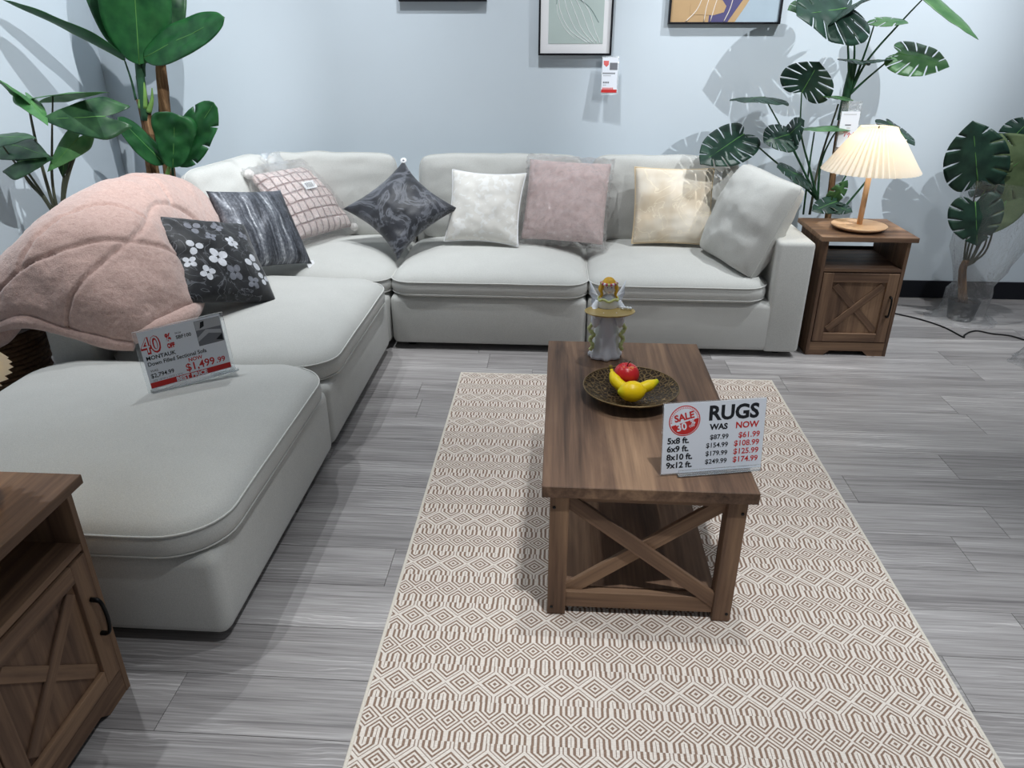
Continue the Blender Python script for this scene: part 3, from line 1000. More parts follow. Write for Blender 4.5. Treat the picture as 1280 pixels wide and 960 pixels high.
# ================================================================ coffee table
def coffee_table():
    x0, x1, y0, y1 = -0.022, 0.545, 1.632, 2.648
    zt = 0.457
    t = empty('coffee_table', ((x0 + x1) / 2, (y0 + y1) / 2, 0.009), 0, 'rustic brown coffee table with crossed end braces standing on the rug', 'table')
    cx, cy = (x0 + x1) / 2, (y0 + y1) / 2
    hw, hl = (x1 - x0) / 2, (y1 - y0) / 2
    zt -= 0.009
    box('tabletop', -hw, hw, -hl, hl, zt - 0.036, zt, M['wood_y'], t, 0.002, 1)
    lw = 0.052
    ix, iy = hw - 0.022, hl - 0.014
    for sx in (-1, 1):
        for sy in (-1, 1):
            xa, xb = sorted((sx * ix, sx * (ix - lw)))
            ya, yb = sorted((sy * iy, sy * (iy - 0.05)))
            lg = box('leg', xa, xb, ya, yb, 0.0, zt - 0.036, M['wood_z'], t, 0.002, 1)
            for zz in (0.028, zt - 0.075):
                s = lathe('screw', [(0.0005, 0), (0.0045, 0), (0.0045, 0.0015), (0.0005, 0.0015)], M['black_metal'], lg, 12)
                s.matrix_basis = Matrix.Translation((sx * (ix - 0.012), sy * (iy + 0.0003), zz)) @ Matrix.Rotation(PI / 2 * (1 if sy < 0 else -1), 4, 'X')
    xi = ix - lw
    for sy in (-1, 1):
        yc = sy * (iy - 0.022)
        box('apron', -xi, xi, yc - 0.010, yc + 0.010, zt - 0.062, zt - 0.036, M['wood_x'], t, 0.001, 1)
        box('bottom_rail', -xi, xi, yc - 0.012, yc + 0.012, 0.022, 0.076, M['wood_x'], t, 0.001, 1)
        za, zb = 0.058, zt - 0.050
        bar('brace', (-xi - 0.012, yc - 0.007, zb), (xi + 0.012, yc - 0.007, za), 0.042, 0.014, (0, -1, 0), M['wood_x'], t)
        bar('brace', (-xi - 0.012, yc + 0.007, za), (xi + 0.012, yc + 0.007, zb), 0.042, 0.014, (0, -1, 0), M['wood_x'], t)
    for sx in (-1, 1):
        xc = sx * (ix - 0.026)
        box('apron', xc - 0.010, xc + 0.010, -iy + 0.05, iy - 0.05, zt - 0.062, zt - 0.036, M['wood_y'], t, 0.001, 1)
    box('shelf', -xi - 0.01, xi + 0.01, -iy + 0.035, iy - 0.035, 0.060, 0.080, M['wood_y'], t, 0.001, 1)
coffee_table()
TZ = 0.457

# ================================================================ side tables
def side_table():
    t = empty('side_table', (0, 0, 0))
    w, d, h = 0.412, 0.390, 0.632
    a, b = w / 2, d / 2
    box('top', -a - 0.026, a + 0.026, -b - 0.016, b + 0.006, h - 0.024, h, M['wood_x'], t, 0.0015, 1)
    for s in (-1, 1):
        xa, xb = sorted((s * a, s * (a - 0.017)))
        box('side_panel', xa, xb, -b, b, 0.0, h - 0.024, M['wood_z'], t, 0.001, 1)
    ii = a - 0.017
    box('shelf', -ii, ii, -b + 0.002, b - 0.01, 0.452, 0.470, M['wood_x'], t, 0.001, 1)
    box('bottom_board', -ii, ii, -b + 0.02, b - 0.01, 0.070, 0.086, M['wood_x'], t)
    box('back_board', -ii, ii, b - 0.010, b - 0.004, 0.04, 0.486, M['wood_back'], t)
    # kick board with a cut-out
    bm = bmesh.new()
    pr = [(-ii, 0), (-ii + 0.075, 0), (-ii + 0.105, 0.026), (ii - 0.105, 0.026), (ii - 0.075, 0), (ii, 0), (ii, 0.074), (-ii, 0.074)]
    f0 = [bm.verts.new((x, -b + 0.002, z)) for x, z in pr]
    f1 = [bm.verts.new((x, -b + 0.018, z)) for x, z in pr]
    bm.faces.new(f0)
    bm.faces.new(f1[::-1])
    for i in range(len(pr)):
        j = (i + 1) % len(pr)
        bm.faces.new((f0[i], f0[j], f1[j], f1[i]))
    bmo('kick_board', bm, M['wood_x'], t)
    # door
    dx0, dx1, dz0, dz1 = -ii + 0.003, ii - 0.003, 0.079, 0.446
    dr = box('door', dx0, dx1, -b + 0.010, -b + 0.018, dz0, dz1, M['wood_z'], t)
    fw = 0.052
    yb0, yb1 = -b - 0.002, -b + 0.010
    box('stile', dx0, dx0 + fw, yb0, yb1, dz0, dz1, M['wood_z'], dr, 0.001, 1)
    box('stile', dx1 - fw, dx1, yb0, yb1, dz0, dz1, M['wood_z'], dr, 0.001, 1)
    box('rail', dx0 + fw, dx1 - fw, yb0, yb1, dz0, dz0 + 0.046, M['wood_x'], dr, 0.001, 1)
    box('rail', dx0 + fw, dx1 - fw, yb0, yb1, dz1 - 0.046, dz1, M['wood_x'], dr, 0.001, 1)
    pa, pb = (dx0 + fw + 0.016, dz0 + 0.064), (dx1 - fw - 0.016, dz1 - 0.064)
    bar('brace', (pa[0], -b + 0.0062, pa[1]), (pb[0], -b + 0.0062, pb[1]), 0.034, 0.007, (0, -1, 0), M['wood_x'], dr)
    bar('brace', (pa[0], -b + 0.0072, pb[1]), (pb[0], -b + 0.0072, pa[1]), 0.034, 0.005, (0, -1, 0), M['wood_x'], dr)
    hx, hz = dx1 - 0.024, 0.275
    hp = catmull([(hx, yb0, hz + 0.052), (hx, yb0 - 0.020, hz + 0.048), (hx, yb0 - 0.027, hz + 0.02), (hx, yb0 - 0.027, hz - 0.02), (hx, yb0 - 0.020, hz - 0.048), (hx, yb0, hz - 0.052)], 5)
    hd = tube('handle', hp, [0.0048 if 4 < i < 22 else 0.006 for i in range(len(hp))], M['handle'], dr, 8)
    return t
st = side_table()
st.location = (1.527, 3.852, 0)
tag(st, 'brown farmhouse side table with crossed door beside the sofa arm under the lit lamp', 'side table', 'farmhouse side tables')
st2 = copy_tree(st)
st2.location = (-1.272, 1.121, 0)
st2.rotation_euler = (0, 0, PI / 2)
tag(st2, 'brown farmhouse side table with crossed door in the near left corner beside the ottoman', 'side table', 'farmhouse side tables')

# ================================================================ lamps
def lamp():
    t = empty('table_lamp', (0, 0, 0))
    lathe('base', [(0.085, 0.0), (0.100, 0.002), (0.131, 0.017), (0.134, 0.023), (0.131, 0.0255), (0.02, 0.0265)], M['beech_x'], t, 48)
    lathe('pole', [(0.0135, 0.024), (0.0135, 0.16), (0.0125, 0.345)], M['beech_z'], t, 20)
    n = 46
    V, F = [], []
    prof = [(0.220, 0.287), (0.197, 0.322), (0.172, 0.360), (0.147, 0.398), (0.122, 0.437), (0.093, 0.470), (0.085, 0.486), (0.081, 0.494)]
    for k, (r_, z_) in enumerate(prof):
        amp = 0.0105 * (r_ / 0.22)
        for i in range(2 * n):
            a = 2 * PI * i / (2 * n)
            q = r_ + (amp if i % 2 else -amp)
            V.append((q * math.cos(a), q * math.sin(a), z_ + (0.002 if i % 2 and k == 0 else 0)))
    m_ = 2 * n
    for k in range(len(prof) - 1):
        for i in range(m_):
            j = (i + 1) % m_
            F.append((k * m_ + i, k * m_ + j, (k + 1) * m_ + j, (k + 1) * m_ + i))
    sh = pyd('shade', V, F, M['shade'], t, smooth=False)
    ring = [Vector((0.0835 * math.cos(a), 0.0835 * math.sin(a), 0.488)) for a in [2 * PI * i / 40 for i in range(40)]]
    tube('shade_ring', ring, 0.0022, M['white'], sh, 6, True)
    for a in (0.4, 0.4 + 2 * PI / 3, 0.4 + 4 * PI / 3):
        tube('shade_spoke', [(0, 0, 0.478), (0.083 * math.cos(a), 0.083 * math.sin(a), 0.487)], 0.0018, M['white'], sh, 6)
    lathe('socket', [(0.015, 0.340), (0.017, 0.345), (0.017, 0.385), (0.012, 0.39)], M['black_metal'], t, 16)
    lathe('bulb', [(0.010, 0.388), (0.022, 0.405), (0.029, 0.428), (0.026, 0.450), (0.013, 0.463), (0.002, 0.467)], M['bulb'], t, 20)
    tube('finial', [(0, 0, 0.465), (0, 0, 0.497)], 0.003, M['black_metal'], t, 8)
    return t
def lamp_light(x, y, z):
    l = bpy.data.lights.new('lamp_bulb', 'POINT')
    l.energy = 3.4
    l.color = (1.0, 0.80, 0.50)
    l.shadow_soft_size = 0.035
    o = bpy.data.objects.new('lamp_bulb', l)
    C.objects.link(o)
    o.location = (x, y, z)
LP = (1.526, 3.812, 0.6325)
tl = lamp()
tl.location = LP
tag(tl, 'lit table lamp with pleated shade on the side table by the sofa arm', 'lamp', 'pleated table lamps')
lamp_light(LP[0], LP[1], LP[2] + 0.43)
LP2 = (-1.282, 1.165, 0.6325)
tl2 = copy_tree(tl)
tl2.location = LP2
tag(tl2, 'pleated table lamp at the left picture edge on the near side table', 'lamp', 'pleated table lamps')
lamp_light(LP2[0], LP2[1], LP2[2] + 0.43)

# ================================================================ lettering
def text(parent, s, x, y, size, mat, z=0.0, align='LEFT', bold=0.0, sx=1.0, rot=0.0, name='lettering', shear=0.0):
    c = bpy.data.curves.new('text', 'FONT')
    c.body = s
    c.size = size
    c.align_x = align
    c.resolution_u = 3
    c.offset = bold
    c.shear = shear
    c.fill_mode = 'FRONT'
    o = bpy.data.objects.new('tmp', c)
    C.objects.link(o)
    dg = bpy.context.evaluated_depsgraph_get()
    me = bpy.data.meshes.new_from_object(o.evaluated_get(dg))
    bpy.data.objects.remove(o)
    bpy.data.curves.remove(c)
    me.materials.clear()
    q = link(name, me, mat, parent, False)
    q.matrix_basis = Matrix.Translation((x, y, z)) @ Matrix.Rotation(rot, 4, 'Z') @ Matrix.Diagonal((sx, 1, 1, 1))
    return q
def rect(name, parent, x0, x1, y0, y1, z, mat, th=0.0004):
    return box(name, x0, x1, y0, y1, z, z + th, mat, parent)
def poly(name, parent, pts, z, mat, th=0.0004):
    bm = bmesh.new()
    a = [bm.verts.new((x, y, z)) for x, y in pts]
    f = bm.faces.new(a)
    r_ = bmesh.ops.extrude_face_region(bm, geom=[f])
    for v in r_['geom']:
        if isinstance(v, bmesh.types.BMVert):
            v.co.z += th
    return bmo(name, bm, mat, parent)

# rug sign on the coffee table
def rug_sign():
    W, H = 0.285, 0.204
    e = empty('price_sign', (0, 0, 0), 0, 'white acrylic sale sign for rugs on the coffee table corner', 'sign')
    e.matrix_basis = frame_matrix((0.431, 1.741, TZ + 0.105), (0.981, 0.196, 0.0), (-0.033, 0.13, 0.991))
    box('acrylic_panel', -W / 2, W / 2, -H / 2, H / 2, -0.0035, -0.0005, M['acrylic'], e, 0.0008, 1)
    p = box('card', -W / 2 + 0.002, W / 2 - 0.002, -H / 2 + 0.003, H / 2 - 0.002, 0, 0.0008, M['paper'], e)
    box('stand_lip', -W / 2 + 0.045, W / 2 - 0.008, -H / 2 - 0.002, -H / 2 + 0.016, 0.012, 0.016, M['acrylic'], e, 0.0008, 1)
    box('stand_foot', -W / 2 + 0.045, W / 2 - 0.008, -H / 2 - 0.002, -H / 2 + 0.002, -0.002, 0.016, M['acrylic'], e, 0.0008, 1)
    z = 0.0012
    text(p, 'RUGS', 0.122, 0.048, 0.056, M['ink'], z, 'RIGHT', 0.0020, 1.0)
    text(p, 'WAS', 0.037, 0.020, 0.0225, M['ink'], z, 'RIGHT', 0.0009)
    text(p, 'NOW', 0.124, 0.020, 0.0245, M['red'], z, 'RIGHT', 0.0007)
    rows = [('5x8 ft.', '$87.99', '$61.99'), ('6x9 ft.', '$154.99', '$108.99'), ('8x10 ft.', '$179.99', '$125.99'), ('9x12 ft.', '$249.99', '$174.99')]
    for i, (a, b, c) in enumerate(rows):
        yy = -0.008 - i * 0.0235
        text(p, a, -0.128, yy - 0.005, 0.0235, M['ink'], z, 'LEFT', 0.0008)
        text(p, b, 0.042, yy, 0.0190, M['ink'], z, 'RIGHT', 0.00035)
        text(p, c, 0.130, yy, 0.0225, M['red'], z, 'RIGHT', 0.0004, 0.98)
    # round badge
    bx, by, br = -0.083, 0.050, 0.043
    ring = [(bx + br * math.cos(a), by + br * math.sin(a)) for a in [2 * PI * i / 40 for i in range(40)]]
    poly('badge_rim', p, ring, 0.0009, M['red'], 0.0002)
    poly('badge_field', p, [(bx + (q - bx) * 0.93, by + (s - by) * 0.93) for q, s in ring], 0.0011, M['paper'], 0.0002)
    half = [(bx + br * 0.9 * math.cos(a), by + br * 0.9 * math.sin(a)) for a in [PI + R(20) + (PI - R(10)) * i / 20 for i in range(21)]]
    poly('badge_half', p, half, 0.0013, M['red'], 0.0002)
    for i in range(24):
        a = R(15) + PI * i / 24
        r0, r1 = br * 0.80, br * 0.90
        ca, sa = math.cos(a), math.sin(a)
        t_ = 0.0011
        poly('badge_tick', p, [(bx + r0 * ca + t_ * sa, by + r0 * sa - t_ * ca), (bx + r1 * ca + t_ * sa, by + r1 * sa - t_ * ca), (bx + r1 * ca - t_ * sa, by + r1 * sa + t_ * ca), (bx + r0 * ca - t_ * sa, by + r0 * sa + t_ * ca)], 0.0013, M['pinkred'], 0.0002)
    text(p, 'SALE', bx, by + 0.003, 0.027, M['red'], 0.0017, 'CENTER', 0.001, 0.95, R(12))
    text(p, '30', bx - 0.006, by - 0.026, 0.029, M['paper'], 0.0017, 'CENTER', 0.0008, 1.0, R(12))
    text(p, '%', bx + 0.0235, by - 0.010, 0.019, M['paper'], 0.0017, 'CENTER', 0.0004, 1.0, R(12))
    text(p, 'OFF', bx + 0.021, by - 0.018, 0.009, M['paper'], 0.0017, 'CENTER', 0.0002, 1.0, R(12))
rug_sign()
def sofa_sign():
    W, H = 0.290, 0.210
    e = empty('price_sign', (0, 0, 0), 0, 'white acrylic price sign for the sofa standing on the ottoman', 'sign')
    e.matrix_basis = frame_matrix((-1.232, 2.203, 0.566), (0.742, 0.670, 0.02), (-0.111, 0.06, 0.993))
    box('acrylic_panel', -W / 2, W / 2, -H / 2, H / 2, -0.0035, -0.0005, M['acrylic'], e, 0.0008, 1)
    p = box('card', -W / 2 + 0.012, W / 2 - 0.012, -H / 2 + 0.012, H / 2 - 0.004, 0, 0.0008, M['paper'], e)
    box('stand_lip', -W / 2 + 0.01, W / 2 + 0.006, -H / 2 - 0.002, -H / 2 + 0.008, 0.012, 0.0145, M['acrylic'], e, 0.0008, 1)
    box('stand_foot', -W / 2 + 0.01, W / 2 + 0.006, -H / 2 - 0.002, -H / 2 + 0.002, -0.06, 0.016, M['acrylic'], e, 0.0008, 1)
    bm = bmesh.new()
    z = 0.0012
    text(p, '40', -0.130, 0.026, 0.074, M['red'], z, 'LEFT', 0.0035, 0.80)
    text(p, '40', -0.131, 0.0285, 0.074, M['paper'], z + 0.0004, 'LEFT', -0.0006, 0.80)
    text(p, '%', -0.052, 0.052, 0.034, M['red'], z, 'LEFT', 0.0016, 0.72)
    text(p, 'OFF', -0.052, 0.028, 0.021, M['red'], z, 'LEFT', 0.0014, 0.62)
    text(p, 'SKU#', -0.020, 0.068, 0.008, M['ink'], z)
    text(p, 'SBF100', -0.020, 0.051, 0.0165, M['ink'], z, bold=0.0003)
    text(p, 'MONTAUK', -0.125, 0.0035, 0.0185, M['ink'], z, bold=0.0004)
    text(p, 'Down Filled Sectional Sofa', -0.125, -0.0165, 0.0185, M['ink'], z, bold=0.0003, sx=0.95)
    text(p, 'WAS', -0.122, -0.0375, 0.011, M['ink'], z)
    text(p, '$2,794.99', -0.125, -0.0570, 0.0200, M['ink'], z, bold=0.0003, sx=0.93)
    text(p, 'NOW', 0.000, -0.0345, 0.0175, M['red'], z, bold=0.0004)
    text(p, '$1,499', -0.014, -0.0645, 0.036, M['red'], z, bold=0.0006, sx=0.98)
    text(p, '.99', 0.0870, -0.0630, 0.026, M['red'], z, bold=0.0005)
    text(p, 'SIZE 130"W x 130"D x 35"H', -0.122, -0.0700, 0.0080, M['greyink'], z)
    rect('price_bar', p, -0.132, 0.132, -0.091, -0.0725, 0.0009, M['red'], 0.0002)
    text(p, 'BEST PRICE', 0.0, -0.0895, 0.0205, M['paper'], z + 0.0002, 'CENTER', 0.0010)
    # printed picture of a corner sofa
    pic = rect('printed_picture', p, 0.046, 0.130, 0.008, 0.094, 0.0009, M['greyink'], 0.0002)
    rect('picture_patch', pic, 0.047, 0.129, 0.062, 0.093, 0.0012, M['lgrey'], 0.0002)
    poly('picture_patch', pic, [(0.047, 0.038), (0.078, 0.060), (0.127, 0.050), (0.127, 0.036), (0.085, 0.046), (0.047, 0.022)], 0.0015, M['lgrey'], 0.0002)
    poly('picture_patch', pic, [(0.047, 0.010), (0.047, 0.024), (0.080, 0.043), (0.110, 0.020), (0.100, 0.010)], 0.0015, M['greyink'], 0.0002)
    poly('picture_patch', pic, [(0.060, 0.066), (0.075, 0.072), (0.078, 0.090), (0.066, 0.088)], 0.0016, M['ink'], 0.0002)
    poly('picture_patch', pic, [(0.104, 0.018), (0.127, 0.034), (0.127, 0.012)], 0.0017, M['ink'], 0.0002)
sofa_sign()

# ================================================================ plate and fruit
PX, PY = 0.252, 2.165
def plate():
    m = Mat('bronze_openwork', 0.4, 0.5)
    m.b.inputs['Metallic'].default_value = 0.75
    vo = m.n('TexVoronoi', feature='DISTANCE_TO_EDGE')
    vo.inputs['Scale'].default_value = 62
    m.l(m.tc.outputs['Object'], vo.inputs['Vector'])
    ed = X(vo.outputs['Distance']).smooth(0.10, 0.03)
    m.color(m.mix(ed, srgb(58, 46, 34), srgb(138, 114, 78)))
    m.bump(ed, 0.8, 0.004)
    M['bronze'] = m.m
    M['bronze_rim'] = plain('bronze_rim', srgb(128, 108, 76), 0.4, 0.5, 0.7)
    e = empty('fruit_plate', (PX, PY, TZ), 0, 'round bronze openwork plate holding fruit on the coffee table', 'plate')
    lathe('dish', [(0.002, 0.0165), (0.05, 0.017), (0.09, 0.022), (0.125, 0.033), (0.150, 0.046), (0.154, 0.047), (0.152, 0.042), (0.127, 0.028), (0.09, 0.016), (0.05, 0.011), (0.002, 0.0105)], M['bronze'], e, 64)
    tube('rim', [(0.153 * math.cos(2 * PI * i / 64), 0.153 * math.sin(2 * PI * i / 64), 0.0465) for i in range(64)], 0.0022, M['bronze_rim'], e, 6, True)
    for k in range(3):
        a = -PI / 2 + 0.2 + 2 * PI * k / 3
        lathe('foot', [(0.008, 0.0), (0.010, 0.004), (0.007, 0.014), (0.006, 0.022)], M['bronze_rim'], e, 12, loc=(0.085 * math.cos(a), 0.085 * math.sin(a), 0))
plate()
def apple():
    m = Mat('red_apple_skin', 0.3, 0.5)
    x, y, z = m.sep(m.coord((1, 1, 1)))
    n = m.noise(1.0, m.coord((70, 70, 8)), 3)
    f = z * 9.0 + n * 0.5 + y * -3
    m.color(m.ramp(f, [(0.40, srgb(170, 18, 34)), (0.98, srgb(200, 36, 42)), (1.0, srgb(216, 120, 66))]))
    e = empty('apple', (PX - 0.012, PY + 0.052, TZ + 0.022), 0, 'red and yellow apple at the back of the bronze plate', 'fruit')
    pr = []
    for i in range(17):
        t = i / 16
        a = -PI / 2 + PI * t
        r_ = 0.042 * math.cos(a) ** 0.85 if math.cos(a) > 1e-6 else 0.0008
        z_ = 0.040 + 0.038 * math.sin(a)
        if t > 0.86: z_ -= 0.010 * (t - 0.86) / 0.14
        pr.append((max(r_, 0.0008), z_))
    lathe('skin', pr, m.m, e, 32)
    tube('stem', [(0, 0, 0.066), (0.003, 0, 0.078), (0.009, -0.003, 0.088)], [0.0016, 0.0015, 0.002], plain('apple_stem', srgb(58, 40, 26), 0.8), e, 7)
apple()
def lemon():
    m = Mat('yellow_lemon_peel', 0.35, 0.4)
    x, y, z = m.sep(m.coord((1, 1, 1)))
    n = m.noise(160, detail=2)
    m.color(m.ramp(x * -12.0 + 0.15, [(0.45, srgb(240, 202, 12)), (0.75, srgb(186, 190, 22))]))
    m.bump(n, 0.15, 0.002)
    e = empty('lemon', (PX - 0.005, PY - 0.080, TZ + 0.031), R(8), 'plump yellow lemon at the front of the bronze plate', 'fruit')
    V, F = [], []
    pr = [(0.0008, -0.047), (0.005, -0.046), (0.010, -0.042), (0.019, -0.035), (0.028, -0.022), (0.033, -0.006), (0.033, 0.010), (0.027, 0.026), (0.017, 0.037), (0.008, 0.042), (0.004, 0.046), (0.0008, 0.047)]
    lathe('peel', pr, m.m, e, 28, fn=lambda r_, z_, a: (z_ * 0.98, r_ * math.cos(a), 0.0335 + r_ * math.sin(a)))
lemon()
def banana():
    m = Mat('yellow_banana_peel', 0.4, 0.35)
    x, y, z = m.sep(m.coord((1, 1, 1)))
    n = m.noise(30, detail=2)
    ends = (x.abs() * 13 - 0.55) + n * 0.2
    m.color(m.ramp(ends, [(0.42, srgb(238, 208, 20)), (0.7, srgb(176, 188, 30)), (0.95, srgb(120, 140, 30))]))
    e = empty('banana', (PX, PY - 0.02, TZ + 0.03), 0, 'curved yellow banana with green tip behind the lemon', 'fruit')
    pts = catmull([(-0.064, 0.052, 0.058), (-0.058, 0.038, 0.040), (-0.044, 0.016, 0.026), (-0.018, -0.006, 0.018), (0.020, -0.008, 0.018), (0.056, 0.006, 0.026), (0.084, 0.020, 0.036)], 6)
    n_ = len(pts)
    rad = []
    for i in range(n_):
        t = i / (n_ - 1)
        rad.append(0.0055 if t < 0.06 else (0.0075 + (0.0185 - 0.0075) * min(1, (t - 0.06) / 0.18) if t < 0.84 else 0.0185 - 0.0115 * (t - 0.84) / 0.16))
    tube('peel', pts, rad, m.m, e, 10)
    tube('stem', [(-0.064, 0.052, 0.057), (-0.066, 0.056, 0.064), (-0.066, 0.058, 0.070)], [0.0058, 0.0052, 0.006], plain('banana_stem', srgb(122, 108, 44), 0.7), e, 8)
banana()

# ================================================================ angel figurine
def angel():
    M['glaze'] = plain('white_porcelain', srgb(240, 244, 252), 0.25, 0.5)
    M['gold'] = plain('gold_tray', srgb(190, 166, 108), 0.35, 0.5, 0.4)
    M['hair'] = plain('golden_hair', srgb(226, 178, 60), 0.5, var=0.15, vs_=120)
    M['ribbon'] = plain('pale_green_ribbon', srgb(206, 214, 148), 0.5)
    M['rose'] = plain('pink_rose', srgb(196, 96, 118), 0.5)
    M['skin'] = plain('porcelain_skin', srgb(232, 226, 232), 0.3)
    e = empty('angel_figurine', (0.187, 2.502, TZ), R(4), 'white porcelain angel figurine with wings holding a gold tray', 'figurine')
    def robe(r_, z_, a):
        k = 1 + (0.09 * math.sin(7 * a + 30 * z_) + 0.05 * math.sin(11 * a - 40 * z_)) * max(0, 1 - z_ / 0.19)
        return (r_ * k * math.cos(a), r_ * 0.78 * k * math.sin(a), z_)
    lathe('robe', [(0.050, 0.0005), (0.057, 0.004), (0.058, 0.014), (0.051, 0.030), (0.047, 0.07), (0.043, 0.11), (0.036, 0.145), (0.031, 0.165), (0.034, 0.185), (0.039, 0.205), (0.037, 0.222), (0.026, 0.236), (0.013, 0.243), (0.010, 0.252)], M['glaze'], e, 64, fn=robe)
    # head: an egg with a nose, a chin and sunk eyes
    V, F = [], []
    nu, nv = 28, 20
    for j in range(nv + 1):
        ph = PI * j / nv
        for i in range(nu):
            th = 2 * PI * i / nu
            d = Vector((math.sin(ph) * math.cos(th), math.sin(ph) * math.sin(th), math.cos(ph)))
            p = Vector((d.x * 0.0205, d.y * 0.0225, d.z * 0.0265))
            if d.y < -0.5:
                if abs(d.x) < 0.16 and -0.3 < d.z < 0.12: p.y -= 0.005 * (1 - abs(d.x) / 0.16) * (0.12 - d.z) / 0.42
                if 0.12 < abs(d.x) < 0.5 and 0.0 < d.z < 0.25: p.y += 0.0018
                if abs(d.x) < 0.25 and -0.58 < d.z < -0.46: p.y -= 0.0012
            V.append(p)
    for j in range(nv):
        for i in range(nu):
            k = (i + 1) % nu
            F.append((j * nu + i, (j + 1) * nu + i, (j + 1) * nu + k, j * nu + k))
    h = pyd('head', V, F, M['skin'], e)
    h.location = (0, -0.004, 0.270)
    ink = M['ink']
    for s in (-1, 1):
        o = lathe('eye', [(0.0003, 0), (0.0018, 0.0002), (0.0018, 0.0006), (0.0003, 0.0009)], ink, h, 10)
        o.matrix_basis = Matrix.Translation((s * 0.0072, -0.0196, 0.003)) @ Matrix.Rotation(PI / 2, 4, 'X')
    tube('mouth', [(-0.004, -0.0188, -0.0125), (0, -0.0200, -0.0135), (0.004, -0.0188, -0.0125)], 0.0009, M['rose'], h, 6)
    # hair cap with locks
    V, F = [], []
    for j in range(14):
        ph = PI * 0.60 * j / 13
        for i in range(nu):
            th = 2 * PI * i / nu
            d = Vector((math.sin(ph) * math.cos(th), math.sin(ph) * math.sin(th), math.cos(ph)))
            p = Vector((d.x * 0.0265, d.y * 0.0265 + 0.003, d.z * 0.0315))
            p *= 1 + 0.04 * math.sin(th * 9 + j * 0.8)
            if d.y < -0.35 and p.z < 0.008: p.y = max(p.y, -0.004)
            V.append(p)
    for j in range(13):
        for i in range(nu):
            k = (i + 1) % nu
            F.append((j * nu + i, (j + 1) * nu + i, (j + 1) * nu + k, j * nu + k))
    hr = pyd('hair', V, F, M['hair'], e)
    hr.location = (0, -0.004, 0.272)
    for s in (-1, 1):
        for k in range(3):
            pts = catmull([(s * 0.022, -0.006 + k * 0.008, 0.008), (s * (0.027 + k * 0.002), -0.007 + k * 0.008, -0.012), (s * 0.024, -0.010 + k * 0.008, -0.028), (s * (0.030 - k * 0.001), -0.010 + k * 0.008, -0.040)], 5)
            tube('lock', pts, [0.0068 * (1 - 0.6 * i / (len(pts) - 1)) for i in range(len(pts))], M['hair'], hr, 8)
    for i in range(12):
        a = PI + PI * i / 11
        bm = bmesh.new()
        bmesh.ops.create_icosphere(bm, subdivisions=2, radius=0.0056)
        for v in bm.verts: v.co *= 1 + 0.2 * noise.noise(v.co * 500)
        o = bmo('crown_flower', bm, (M['rose'], M['ribbon'], M['rose'], M['glaze'])[i % 4], hr, True)
        o.location = (0.0265 * math.cos(a), 0.0265 * math.sin(a) + 0.002, 0.012)
    # wings
    for s in (-1, 1):
        V, F = [], []
        outl = [(0.010, 0.000), (0.030, 0.020), (0.046, 0.045), (0.064, 0.078), (0.060, 0.048), (0.063, 0.030), (0.054, 0.014), (0.056, -0.004), (0.046, -0.016), (0.045, -0.032), (0.032, -0.036), (0.014, -0.026)]
        bm = bmesh.new()
        fr = [bm.verts.new((s * x, 0.020 + 0.15 * x - 0.003, 0.205 + z)) for x, z in outl]
        bk = [bm.verts.new((s * x, 0.020 + 0.15 * x + 0.003, 0.205 + z)) for x, z in outl]
        c0 = bm.verts.new((s * 0.032, 0.0165, 0.212)); c1 = bm.verts.new((s * 0.032, 0.033, 0.212))
        for i in range(len(outl)):
            j = (i + 1) % len(outl)
            bm.faces.new((fr[i], fr[j], c0)); bm.faces.new((bk[j], bk[i], c1)); bm.faces.new((fr[j], fr[i], bk[i], bk[j]))
        wg = bmo('wing', bm, M['glaze'], e, True)
        for k in range(4):
            tube('feather', [(s * 0.022, 0.013, 0.205 + k * 0.006), (s * (0.058 - 0.003 * (3 - k)), 0.018, 0.178 + k * 0.022)], [0.0022, 0.0012], M['glaze'], wg, 6)
    # arms and sleeves reaching to the tray
    for s in (-1, 1):
        pts = catmull([(s * 0.034, 0.0, 0.214), (s * 0.050, -0.012, 0.190), (s * 0.046, -0.034, 0.176), (s * 0.036, -0.052, 0.178)], 6)
        tube('sleeve', pts, [0.012 + 0.004 * (i / (len(pts) - 1)) for i in range(len(pts))], M['glaze'], e, 12)
        hd = tube('hand', [(s * 0.036, -0.052, 0.178), (s * 0.031, -0.064, 0.182), (s * 0.028, -0.074, 0.186)], [0.006, 0.007, 0.004], M['skin'], e, 10)
        for k in range(4):
            tube('finger', [(s * (0.024 + k * 0.004), -0.070, 0.187), (s * (0.023 + k * 0.004), -0.080, 0.189), (s * (0.023 + k * 0.004), -0.083, 0.193)], 0.0019, M['skin'], hd, 6)
        tube('finger', [(s * 0.026, -0.062, 0.187), (s * 0.022, -0.068, 0.196)], 0.0021, M['skin'], hd, 6)
        dr = lathe('sleeve_drape', [(0.004, 0.125), (0.012, 0.135), (0.017, 0.150), (0.016, 0.172), (0.010, 0.184)], M['glaze'], e, 16, fn=lambda r_, z_, a: (s * 0.044 + r_ * math.cos(a), -0.024 + r_ * math.sin(a), z_))
    # tray
    tr = lathe('tray', [(0.002, 0.192), (0.078, 0.1925), (0.088, 0.1985), (0.0885, 0.2005), (0.0865, 0.200), (0.077, 0.1955), (0.002, 0.195)], M['gold'], e, 48, fn=lambda r_, z_, a: (r_ * math.cos(a), -0.058 + 0.66 * r_ * math.sin(a), z_))
